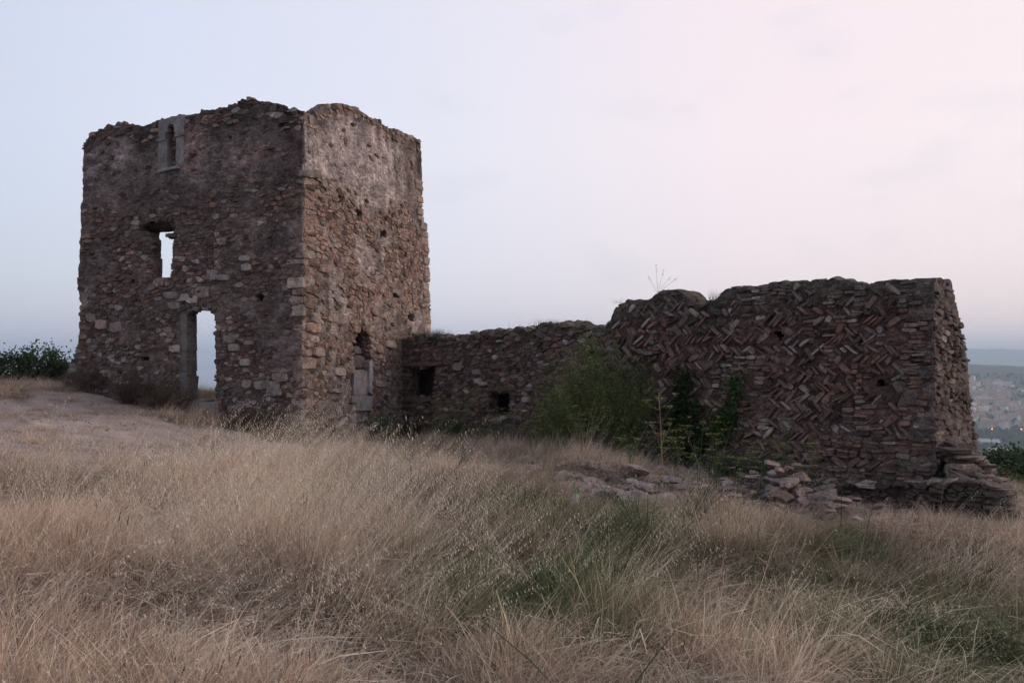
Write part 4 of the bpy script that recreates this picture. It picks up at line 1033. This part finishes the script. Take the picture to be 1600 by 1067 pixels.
# grass tufts: library of small meshes, scattered as instances (nobody could count them)
def blade(mb, base, h, az, lean, w, c, curve=.4, seg=3):
    v = []; dx, dy = math.cos(az), math.sin(az); sx, sy = -dy*w, dx*w; a2 = rnd.uniform(0, 3.14); sx, sy = math.cos(a2)*w, math.sin(a2)*w
    for s in range(seg+1):
        t = s/seg; o = lean*(t+curve*t*t); z = h*t*(1-.18*curve*t*t); k = 1-t*.85
        v += [(base[0]+dx*o-sx*k, base[1]+dy*o-sy*k, z), (base[0]+dx*o+sx*k, base[1]+dy*o+sy*k, z)]
    f = [(2*s, 2*s+1, 2*s+3, 2*s+2) for s in range(seg)]
    mb.add(v, f, c); return v[-1]
STRAW = (.56,.415,.335); STRAW2 = (.44,.31,.24); STR3 = (.64,.50,.41)
def tuft(kind):
    m = MB()
    if kind == 'dry':
        for k in range(34):
            a = rnd.uniform(0, 6.28); q = abs(rnd.gauss(0, .06)); az = a if rnd.random() < .55 else rnd.gauss(0, .5)
            blade(m, (q*math.cos(a), q*math.sin(a)), rnd.uniform(.10, .42), az+rnd.gauss(0,.5), rnd.uniform(.02, .22), rnd.choice((.0014,.002,.003)), vary(rnd.choice([STRAW, STRAW, STRAW2, STR3, (.28,.19,.14), (.70,.58,.46)]), .3), rnd.uniform(.2, 1.1))
    elif kind == 'tangle':      # fallen and broken stalks lying on one another
        for k in range(26):
            a = rnd.uniform(0, 6.28); p0 = Vector((rnd.gauss(0,.10), rnd.gauss(0,.10), rnd.uniform(.005,.14))); L = rnd.uniform(.10,.34); d = Vector((math.cos(a), math.sin(a), rnd.uniform(-.25,.5)))
            w = rnd.choice((.0012,.0017,.0026)); c = vary(rnd.choice([STRAW, STR3, STRAW2, (.26,.18,.13), (.70,.60,.49)]), .25); mid = p0+d*L*.5+Vector((0,0,rnd.uniform(0,.05))); end = p0+d*L+Vector((rnd.gauss(0,.04), rnd.gauss(0,.04), -rnd.uniform(0,.05)))
            sd = Vector((-math.sin(a)*w, math.cos(a)*w, w*.6)); m.add([p0-sd, p0+sd, mid-sd, mid+sd, end-sd*.3, end+sd*.3], [(0,1,3,2),(2,3,5,4)], c)
    elif kind == 'tall':        # oat culms with nodding spikelets combed along one side
        for k in range(3):
            h = rnd.uniform(.6, .95); ln = rnd.uniform(.28, .6); az = rnd.gauss(0, .22); bx, by = rnd.gauss(0,.05), rnd.gauss(0,.05); c = vary((.64,.52,.40), .15)
            blade(m, (bx, by), h, az, ln, .0019, c, .5, 5)
            for q in range(17):
                t = .58+.42*q/16; o = ln*(t+.5*t*t); z = h*t*(1-.09*t*t); s_ = rnd.uniform(.008,.03)
                p = Vector((bx+math.cos(az)*o+s_, by+math.sin(az)*o+rnd.gauss(0,.008), z-.004))
                leafquad(m, p, (rnd.gauss(.35,.15), rnd.gauss(0,.2), -1), rnd.uniform(.018,.027), .0021, vary((.72,.60,.48), .12))
        for k in range(9): blade(m, (rnd.gauss(0,.06), rnd.gauss(0,.06)), rnd.uniform(.2,.5), rnd.gauss(0,.6), rnd.uniform(.08,.3), .0018, vary(STR3, .2), .5)
    elif kind == 'low':
        for k in range(46):
            a = rnd.uniform(0, 6.28); q = abs(rnd.gauss(0, .11))
            blade(m, (q*math.cos(a), q*math.sin(a)), rnd.uniform(.04, .15), rnd.uniform(0, 6.28), rnd.uniform(.02, .12), .0024, vary(rnd.choice([STRAW2, STRAW, (.33,.25,.19), (.22,.16,.12), (.62,.52,.43)]), .3), rnd.uniform(.2, 1.4), 2)
    elif kind == 'oat':
        for k in range(5):
            a = rnd.uniform(0, 6.28); q = abs(rnd.gauss(0, .04)); h = rnd.uniform(.42, .85); ln = rnd.uniform(.12, .5); az = rnd.gauss(0, .45)
            bx, by = q*math.cos(a), q*math.sin(a); c = vary(STR3, .15)
            blade(m, (bx, by), h, az, ln, .0016, c, .5, 4)
            for s in range(13):     # nodding spikelets
                t = rnd.uniform(.62, 1.0); o = ln*(t+.5*t*t); z = h*t*(1-.09*t*t)
                p = Vector((bx+math.cos(az)*o+rnd.gauss(0,.012), by+math.sin(az)*o+rnd.gauss(0,.02), z+rnd.uniform(-.02,.01)))
                leafquad(m, p, (rnd.gauss(.45,.35), rnd.gauss(0,.4), -rnd.uniform(.3,1)), rnd.uniform(.011,.019), .0018, vary((.60,.49,.39), .18))
        for k in range(12):
            a = rnd.uniform(0, 6.28); blade(m, (rnd.gauss(0,.05), rnd.gauss(0,.05)), rnd.uniform(.15,.35), rnd.gauss(0,1), rnd.uniform(.03,.16), .002, vary(STRAW, .2), .8)
    elif kind == 'green':
        for k in range(46):
            a = rnd.uniform(0, 6.28); q = abs(rnd.gauss(0, .09)); blade(m, (q*math.cos(a), q*math.sin(a)), rnd.uniform(.1, .34), rnd.uniform(0, 6.28), rnd.uniform(.02, .16), .0021, vary(rnd.choice([(.135,.138,.062), (.098,.11,.05), (.24,.205,.115)]), .25), rnd.uniform(.1, .9))
    elif kind == 'seed':
        for k in range(5):
            a = rnd.uniform(0, 6.28); h = rnd.uniform(.14, .3); t = blade(m, (rnd.gauss(0,.06), rnd.gauss(0,.06)), h, a, rnd.uniform(.01,.08), .0014, (.2,.14,.10), .2)
            m.tube([(t[0], t[1], t[2]-.01), (t[0]+.004, t[1], t[2]+.012), (t[0]+.006, t[1], t[2]+.035)], [.0015,.0034,.0015], (.09,.055,.045), 4)
        for k in range(14): blade(m, (rnd.gauss(0,.08), rnd.gauss(0,.08)), rnd.uniform(.1,.25), rnd.uniform(0,6.28), rnd.uniform(.02,.1), .002, vary((.30,.20,.15), .2), .8)
    return mesh('tuft_'+kind, m.v, m.f, M_STRAW, m.c)
def scatter(name, label, kind, pts, nvar=5):
    """pts: array x y z yaw tiltx tilty scale hscale tint(3)"""
    lib = bpy.data.collections.new('library_'+kind)
    for k in range(nvar):
        o = bpy.data.objects.new('tuft_%s' % kind, tuft(kind)); lib.objects.link(o)
    pts = np.asarray(pts); n = len(pts)
    me = bpy.data.meshes.new(name); me.from_pydata(pts[:, :3].tolist(), [], [])
    a = me.attributes.new('rot', 'FLOAT_VECTOR', 'POINT'); a.data.foreach_set('vector', pts[:, [4, 5, 3]].astype(np.float32).ravel())
    a = me.attributes.new('scl', 'FLOAT_VECTOR', 'POINT'); a.data.foreach_set('vector', pts[:, [6, 6, 7]].astype(np.float32).ravel())
    a = me.attributes.new('idx', 'INT', 'POINT'); a.data.foreach_set('value', rng.integers(0, nvar, n).astype(np.int32))
    a = me.attributes.new('tint', 'FLOAT_COLOR', 'POINT'); c = np.ones((n, 4), np.float32); c[:, :3] = pts[:, 8:11]; a.data.foreach_set('color', c.ravel())
    o = link(name, me); tag(o, label, kind='stuff')
    g = bpy.data.node_groups.new('scatter_'+kind, 'GeometryNodeTree')
    g.interface.new_socket('Geometry', in_out='INPUT', socket_type='NodeSocketGeometry'); g.interface.new_socket('Geometry', in_out='OUTPUT', socket_type='NodeSocketGeometry')
    gi = g.nodes.new('NodeGroupInput'); go = g.nodes.new('NodeGroupOutput'); ip = g.nodes.new('GeometryNodeInstanceOnPoints'); ci = g.nodes.new('GeometryNodeCollectionInfo')
    ci.inputs[0].default_value = lib; ci.inputs['Separate Children'].default_value = True; ci.inputs['Reset Children'].default_value = True
    def na_(nm, ty): q = g.nodes.new('GeometryNodeInputNamedAttribute'); q.data_type = ty; q.inputs[0].default_value = nm; return q.outputs[0]
    er = g.nodes.new('FunctionNodeEulerToRotation'); g.links.new(na_('rot', 'FLOAT_VECTOR'), er.inputs[0])
    m2p = g.nodes.new('GeometryNodeMeshToPoints'); g.links.new(gi.outputs[0], m2p.inputs[0])
    g.links.new(m2p.outputs[0], ip.inputs['Points']); g.links.new(ci.outputs[0], ip.inputs['Instance']); ip.inputs['Pick Instance'].default_value = True
    g.links.new(na_('idx', 'INT'), ip.inputs['Instance Index']); g.links.new(er.outputs[0], ip.inputs['Rotation']); g.links.new(na_('scl', 'FLOAT_VECTOR'), ip.inputs['Scale'])
    g.links.new(ip.outputs[0], go.inputs[0])
    md = o.modifiers.new('scatter', 'NODES'); md.node_group = g
    return o
# candidate points, denser near the camera
def candidates(n, ymin=2.3, ymax=26):
    y = ymin*(ymax/ymin)**rng.random(n)          # log-uniform in depth ~ even in the picture
    y = np.where(rng.random(n) < .5, y, ymin+(ymax-ymin)*rng.random(n))
    x = (rng.random(n)*2-1)*(.78*y+.6); z = land(x, y); px, py = project(x, y, z)
    # keep clear of the masonry
    def inside(fr, u0, u1, w0, w1):
        rx, ry = x-fr.O[0], y-fr.O[1]; u = rx*fr.D[0]+ry*fr.D[1]; w = rx*fr.N[0]+ry*fr.N[1]; return (u > u0) & (u < u1) & (w > w0) & (w < w1)
    k = ~(inside(FR, -.05, ULmax, -.05, 1) | inside(SD, -.05, USmax, -.05, 1) | inside(LW, -.2, uE+.3, -.05, 1.2) | inside(FT, u_a, u_b, -.02, .5))
    return x[k], y[k], z[k], px[k], py[k]
def blobs(px, py, L):
    r_ = 0
    for cx, cy, rx, ry, s in L: r_ = np.maximum(r_, s*np.exp(-(((px-cx)/rx)**2+((py-cy)/ry)**2)))
    return r_
GREENB = [(850,950,190,60,.9),(960,860,130,70,.6),(800,815,50,40,1),(730,900,120,60,.5),(1400,960,260,90,.38),(1540,1030,150,80,.85),(1320,860,60,40,.8),(960,820,160,40,.55),(560,800,90,40,.35),(1200,900,80,60,.3),(1400,1000,120,60,.6)]
BROWNB = [(740,795,110,50,1),(1300,830,180,40,.6),(1500,880,160,60,.65),(1150,930,90,60,.5),(150,950,160,50,.5),(60,1020,120,60,.6)]
PALEB = [(200,780,420,70,1),(350,720,300,30,.9),(720,730,300,30,.7),(900,700,90,40,1),(380,880,200,90,.6),(1180,850,120,60,.7),(820,1040,320,60,.6),(1200,1040,160,50,.5)]
CLEAR = [[(870,738),(1000,742),(1060,752),(1150,765),(1150,800),(1010,800),(930,785),(875,762)],[(1140,780),(1200,775),(1290,775),(1310,850),(1270,856),(1210,822),(1140,805)],[(1280,762),(1560,762),(1600,815),(1560,822),(1300,812)],[(440,672),(660,690),(660,704),(440,698)]]
def make_pts(n, densf, tintf, smin, smax, tilt=.12, wind=True, **kw):
    x, y, z, px, py = candidates(n, **kw)
    nz_ = np.clip(fbm(x*1.5, y*1.5, seed=150)*1.9+.5, 0, 1); nl = np.clip(fbm(x*.6, y*.6, seed=151)*1.7+.5, 0, 1)
    gr = blobs(px, py-25, GREENB); br = blobs(px, py-20, BROWNB); pa = blobs(px, py-20, PALEB); ba = bare_at(x, y, px, py)
    p = densf(x, y, px, py, nz_, gr, br, pa, ba); cl = np.zeros(len(x), bool)
    for c_ in CLEAR: cl |= inpoly(c_, px, py)
    p = p*(.35+1.1*np.clip(fbm(x*4, y*4, seed=153)*2.4+.5, 0, 1)); p = p*np.where(cl, .28, 1); k = rng.random(len(x)) < p
    hf = (1-.42*sstep(8, 14, y))*(1-.30*sstep(1120, 1320, px))*(1-.32*sstep(5.2, 4.0, y)); hf = np.where(cl, .4, hf); hf = hf+.75*np.exp(-(((px-880)/110)**2+((py-712)/24)**2)); hf = hf[k]
    x, y, z, px, py, nz_, nl, gr, br, pa = (q[k] for q in (x, y, z, px, py, nz_, nl, gr, br, pa)); m = len(x)
    yaw = np.where(rng.random(m) < .3, rng.random(m)*6.28, rng.normal(0, .5, m)) if wind else rng.random(m)*6.28
    s = smin+(smax-smin)*rng.random(m); hs = s*(.40+.80*nz_+.55*np.clip(fbm(x*5, y*5, seed=152)*2+.5, 0, 1))*hf; t = tintf(nz_, nl, gr, br, pa)*(.86+.28*rng.random((m, 1)))
    return np.column_stack([x, y, z-.01, yaw, rng.normal(0, tilt, m), rng.normal(.05 if wind else 0, tilt, m), s, hs, t])
def tint_dry(nz_, nl, gr, br, pa):
    t = np.ones((len(nz_), 3)); lum = (.24+.75*nl+.46*nz_+.25*pa-.28*gr-.36*br)[:, None]
    t = t*lum*.94*np.stack([1.03-.13*gr+.04*br, 1+.02*gr-.08*br, .95-.18*gr-.10*br], -1); return np.clip(t, .2, 1.5)
def tint_green(nz_, nl, gr, br, pa): return np.ones((len(nz_), 3))*(.7+.6*nl)[:, None]
fade = lambda y: 1-.25*sstep(10, 22, y)
P = make_pts(44000, lambda x, y, px, py, n, gr, br, pa, ba: np.where(ba, .02, np.clip(-.26+1.15*n+.3*pa-.5*gr-.25*br, .04, 1)*(1-.35*sstep(5.5, 4, y)))*fade(y), tint_dry, .8, 1.35)
scatter('dry_grass', 'blond dry grass covering the hilltop meadow', 'dry', P)
P = make_pts(34000, lambda x, y, px, py, n, gr, br, pa, ba: np.where(ba, .04+.55*(n > .68), np.clip(.8-.2*gr, 0, 1)), tint_dry, .8, 1.4, wind=False)
scatter('grass_litter', 'flattened dry grass and straw on the ground', 'low', P)
P = make_pts(6000, lambda x, y, px, py, n, gr, br, pa, ba: np.where(ba, 0, np.clip(-.30+.75*n+.55*blobs(px, py-30, [(330,830,170,140,1),(560,870,190,90,.7),(900,900,160,60,.4),(1460,900,100,60,.3),(100,760,200,50,.4)])-.2*br, 0, 1)), tint_dry, .85, 1.25, tilt=.08)
scatter('wild_oats', 'dry wild oats bending to the right with pale hanging spikelets', 'oat', P)
P = make_pts(70000, lambda x, y, px, py, n, gr, br, pa, ba: np.where(ba, 0, np.clip(gr*.9*(.4+1.1*n), .012, 1)), tint_green, .8, 1.3, wind=False)
scatter('green_grass', 'patches of still green weeds among the dry grass', 'green', P)
P = make_pts(5200, lambda x, y, px, py, n, gr, br, pa, ba: np.where(ba, .01, np.clip(.05+.75*br, 0, 1)), lambda nz_, nl, gr, br, pa: np.ones((len(nz_), 3))*(.6+.6*nl)[:, None], .8, 1.3, wind=False)
scatter('withered_flowers', 'withered brown flower heads among the grass', 'seed', P)
P = make_pts(30000, lambda x, y, px, py, n, gr, br, pa, ba: np.where(ba, .01, np.clip(.45+.5*(1-n)-.3*gr, 0, 1)*(y < 15)), tint_dry, .8, 1.3, wind=False)
scatter('fallen_straw', 'broken and fallen straw tangled over the meadow', 'tangle', P)
P = make_pts(26000, lambda x, y, px, py, n, gr, br, pa, ba: np.where(ba, 0, np.clip(.9*blobs(px, py-20, [(300,860,150,130,1),(390,760,110,60,1),(560,880,150,80,.9),(90,800,150,70,.35),(760,960,200,60,.35),(1480,900,120,50,.25),(430,960,200,60,.5)])*(.2+n), 0, 1)*(y > 4.2)), lambda nz_, nl, gr, br, pa: np.ones((len(nz_), 3))*(.85+.3*nl)[:, None], .75, 1.15, tilt=.07)
scatter('tall_oats', 'tall wild oats bending right in the wind', 'tall', P)
# tall oat at the right edge of the view
def oat(label, base, h, ln, n=34):
    m = MB(); pts = [Vector((ln*t*t, 0, h*t)) for t in (0,.25,.5,.75,1)]; m.tube(pts, [.003,.0026,.002,.0016,.0008], (.52,.43,.30), 5)
    for k in range(n):
        t = rnd.uniform(.35, 1); p = Vector((ln*t*t+rnd.gauss(0,.010), rnd.gauss(0,.012), h*t)); leafquad(m, p, (rnd.gauss(.1,.35), rnd.gauss(0,.3), rnd.choice([-1, -.8, .6])), rnd.uniform(.018,.03), .003, vary((.60,.51,.40), .15))
    o = m.build('oat_stalk', M_LEAF); o.location = base; tag(o, label, 'oat stalk')
oat('tall pale oat stalk standing upright at the right edge of the meadow', gp(1590,1060,4.6), 1.0, .02, 44)
oat('tall blond oat stalk bending right, at the left of the meadow', gp(305,960,6.4), 1.0, .45, 40)
oat('second tall blond oat stalk, lower, below the tower corner', gp(395,960,7.0), .85, .5, 40)
oat('thin upright oat stalk below the dark scrub patch of the meadow', gp(588,930,6.6), .75, .03, 20)

# tufts growing on the wall tops
def top_tuft(label, fr, px, py, w, n, h, col, name='wall_top_grass', spread=.25):
    u, z = fr.on(px, py, w); p = fr.xyz(u, z, w); m = MB()
    for k in range(n): blade(m, (rnd.gauss(0, spread), rnd.gauss(0, .12)), rnd.uniform(.3, 1)*h, rnd.uniform(0, 6.28), rnd.uniform(.01,.3)*h, .003, vary(col, .3), .6)
    o = m.build(name, M_LEAF); o.location = (float(p[0]), float(p[1]), float(p[2])+.0); tag(o, label, 'grass tuft')
top_tuft('green grass growing on the low wall where it meets the tower', LW, 660, 525, .06, 420, .24, (.06,.08,.035), spread=.4)
top_tuft('taller green tuft on the low wall beside the tower', LW, 686, 525, .06, 200, .3, (.06,.085,.04), spread=.14)
top_tuft('dark tuft on the crest of the low wall near the shrub', LW, 866, 509, .04, 300, .22, (.05,.065,.035), spread=.3)
top_tuft('small brown tuft in the dip of the herringbone wall top', LW, 1116, 470, .2, 60, .3, (.14,.11,.09), spread=.06)
top_tuft('sparse tuft on the left shoulder of the herringbone wall', LW, 975, 474, .2, 50, .16, (.12,.10,.08), spread=.15)
u, z = LW.on(1028, 457, .2); p = LW.xyz(u, z, .2); m = MB()
for k in range(5):
    a = [(-.25,.35),(-.05,.62),(.14,.5),(.32,.36),(.45,.3)][k]; Pp = [Vector((0,0,-.05)), Vector((a[0]*.4, 0, a[1]*.45)), Vector((a[0]*.9, .02, a[1]))]
    m.tube(Pp, [.004,.003,.0015], (.20,.15,.13), 4)
    for q in range(26): t = rnd.uniform(.5, 1); pp = Pp[1].lerp(Pp[2], t); leafquad(m, pp, (rnd.gauss(.6,.5), rnd.gauss(0,.5), rnd.uniform(0,1)), .04, .0022, (.24,.18,.16))
o = m.build('dry_sprig', M_LEAF); o.location = tuple(map(float, p)); tag(o, 'thin dry sprig growing from the hump on the herringbone wall', 'dry plant')

# ---------------------------------------------------------------- the plain, the town
def house_mesh(w, d, h, fl, wc, rc, hip):
    m = MB(); x, y = w/2, d/2
    m.add([(-x,-y,-6),(x,-y,-6),(x,y,-6),(-x,y,-6),(-x,-y,h),(x,-y,h),(x,y,h),(-x,y,h)], [(0,1,5,4),(1,2,6,5),(2,3,7,6),(3,0,4,7),(4,5,6,7)], wc)
    e = .5; rh = w*.16
    if hip == 0: m.add([(-x-e,-y-e,h+.02),(x+e,-y-e,h+.02),(x+e,y+e,h+.02),(-x-e,y+e,h+.02),(-x-e,0,h+rh),(x+e,0,h+rh)], [(0,1,5,4),(2,3,4,5),(0,4,3),(1,2,5),(0,3,2,1)], rc)
    else: m.add([(-x,-y,h+.02),(x,-y,h+.02),(x,y,h+.02),(-x,y,h+.02),(-x,-y,h+.8),(x,-y,h+.8),(x,y,h+.8),(-x,y,h+.8)], [(0,1,5,4),(1,2,6,5),(2,3,7,6),(3,0,4,7),(4,5,6,7)], tuple(c*.85 for c in wc))
    nx = max(2, int(w/4))
    for k in range(fl):
        for q in range(nx):
            cx = -x+(q+.5)*w/nx; cz = (k+.5)*h/fl; a, b_ = .7, .8
            m.add([(cx-a,-y-.06,cz-b_),(cx+a,-y-.06,cz-b_),(cx+a,-y-.06,cz+b_),(cx-a,-y-.06,cz+b_)], [(0,1,2,3)], (.05,.05,.06))
    return mesh('house', m.v, m.f, M_HOUSE, m.c)
WCS = [(.55,.50,.46),(.62,.58,.54),(.50,.42,.36),(.45,.33,.28),(.66,.64,.62),(.52,.38,.32)]; RCS = [(.30,.15,.10),(.34,.19,.13),(.26,.15,.12)]
HM = [house_mesh(rnd.uniform(9, 22), rnd.uniform(9, 14), 3*fl, fl, rnd.choice(WCS), rnd.choice(RCS), rnd.random() < .45) for fl in (2,2,3,3,4,4,5,2,3,6,3,2,4,3)]
HV = {True: 'pale flat-roofed or tiled house in the hazy town across the plain'}
n = 0
while n < 260:
    az = math.radians(rnd.uniform(29.6, 34.6)); r_ = rnd.uniform(1900, 3050)
    if float(fbm(r_*.006, math.degrees(az)*.6, seed=200)) < -.10: continue
    x, y = r_*math.sin(az), r_*math.cos(az); o = link('house', rnd.choice(HM), None, (x, y, gz(x, y)+1)); o.rotation_euler.z = -az+rnd.choice([0, .3, -.4, .8, -.9])+rnd.uniform(-.1, .1)
    tag(o, 'small pale house in the hazy town across the plain', 'house', 'houses of the town across the plain'); n += 1
for px, py, d, w, lb in ((1585,722,1120,40,'long pale industrial shed at the right edge of the plain'),(1560,712,1200,26,'low pale shed on the fields below the town'),(1545,697,1330,30,'grey shed nearest to the tree belt on the plain')):
    r = ray(px, py); x = r[0]/r[1]*d; o = link('industrial_shed', house_mesh(w, 25, 8, 1, (.42,.38,.37), (.36,.33,.33), False), None, (x, d, gz(x, d)+1)); o.rotation_euler.z = -.35; tag(o, lb, 'shed', 'sheds on the plain')
tm = MB()
for k in range(1500):        # tree belt on the plain and trees among the houses
    belt = k < 900; az = math.radians(rnd.uniform(27, 38)); r_ = rnd.uniform(1470, 1880) if belt else rnd.uniform(1900, 3300)
    x, y = r_*math.sin(az), r_*math.cos(az); z = gz(x, y); s = rnd.uniform(4, 8); c = vary((.035,.055,.03), .35)
    ring = [(x+s*rnd.uniform(.7,1.2)*math.cos(q*1.257), y+s*rnd.uniform(.7,1.2)*math.sin(q*1.257), z+s*rnd.uniform(.4,.9)) for q in range(5)]
    tm.add([(x, y, z-2)]+ring+[(x+rnd.uniform(-1,1), y, z+s*rnd.uniform(1.3,1.9))], [(0,(q+1)%5+1,q+1) for q in range(5)]+[(6,q+1,(q+1)%5+1) for q in range(5)], c)
tag(tm.build('woodland', M_FAR), 'hazy dark tree belt below and among the houses', kind='stuff')
M_LAMP = bpy.data.materials.new('lamp_glow'); M_LAMP.use_nodes = True
e_ = M_LAMP.node_tree.nodes['Principled BSDF']; e_.inputs['Emission Color'].default_value = (1,.33,.07,1); e_.inputs['Emission Strength'].default_value = 10
for px, lb in ((1550,'lit orange street lamp nearer to the wall, on the plain'),(1596,'lit orange street lamp at the right edge, on the plain')):
    d = 1400; r = ray(px, 671); x = r[0]/r[1]*d; z = 1.7+r[2]/r[1]*d; zb = gz(x, d)
    e = link('street_lamp', None, loc=(x, d, zb)); tag(e, lb, 'street lamp', 'street lamps on the plain'); m = MB(); m.tube([(0,0,0),(0,0,z-zb)], [.3,.2], (.2,.2,.2), 5); m.build('pole', M_HOUSE, e)
    rm = rock_mesh(.85,.85,.8,1,(1,1,1)); rm.materials.clear(); rm.materials.append(M_LAMP); link('lamp_head', rm, e, (0, 0, z-zb+.8))

# ---------------------------------------------------------------- haze
hzm = bpy.data.materials.new('haze'); hzm.use_nodes = True; t = hzm.node_tree; t.nodes.clear()
pv = N(t, 'ShaderNodeVolumePrincipled'); pv.inputs['Color'].default_value = (.76,.89,1,1); pv.inputs['Anisotropy'].default_value = .1; pv.inputs['Density'].default_value = 1.5e-4
ho = N(t, 'ShaderNodeOutputMaterial'); t.links.new(pv.outputs[0], ho.inputs['Volume'])
B = 27000; z0, z1 = -175, 215
hv = [(-B,-B,z0),(B,-B,z0),(B,B,z0),(-B,B,z0),(-B,-B,z1),(B,-B,z1),(B,B,z1),(-B,B,z1)]
hz = link('haze', mesh('haze', hv, [(0,3,2,1),(4,5,6,7),(0,1,5,4),(1,2,6,5),(2,3,7,6),(3,0,4,7)], hzm)); tag(hz, 'thin bluish evening haze over the plain', kind='stuff')
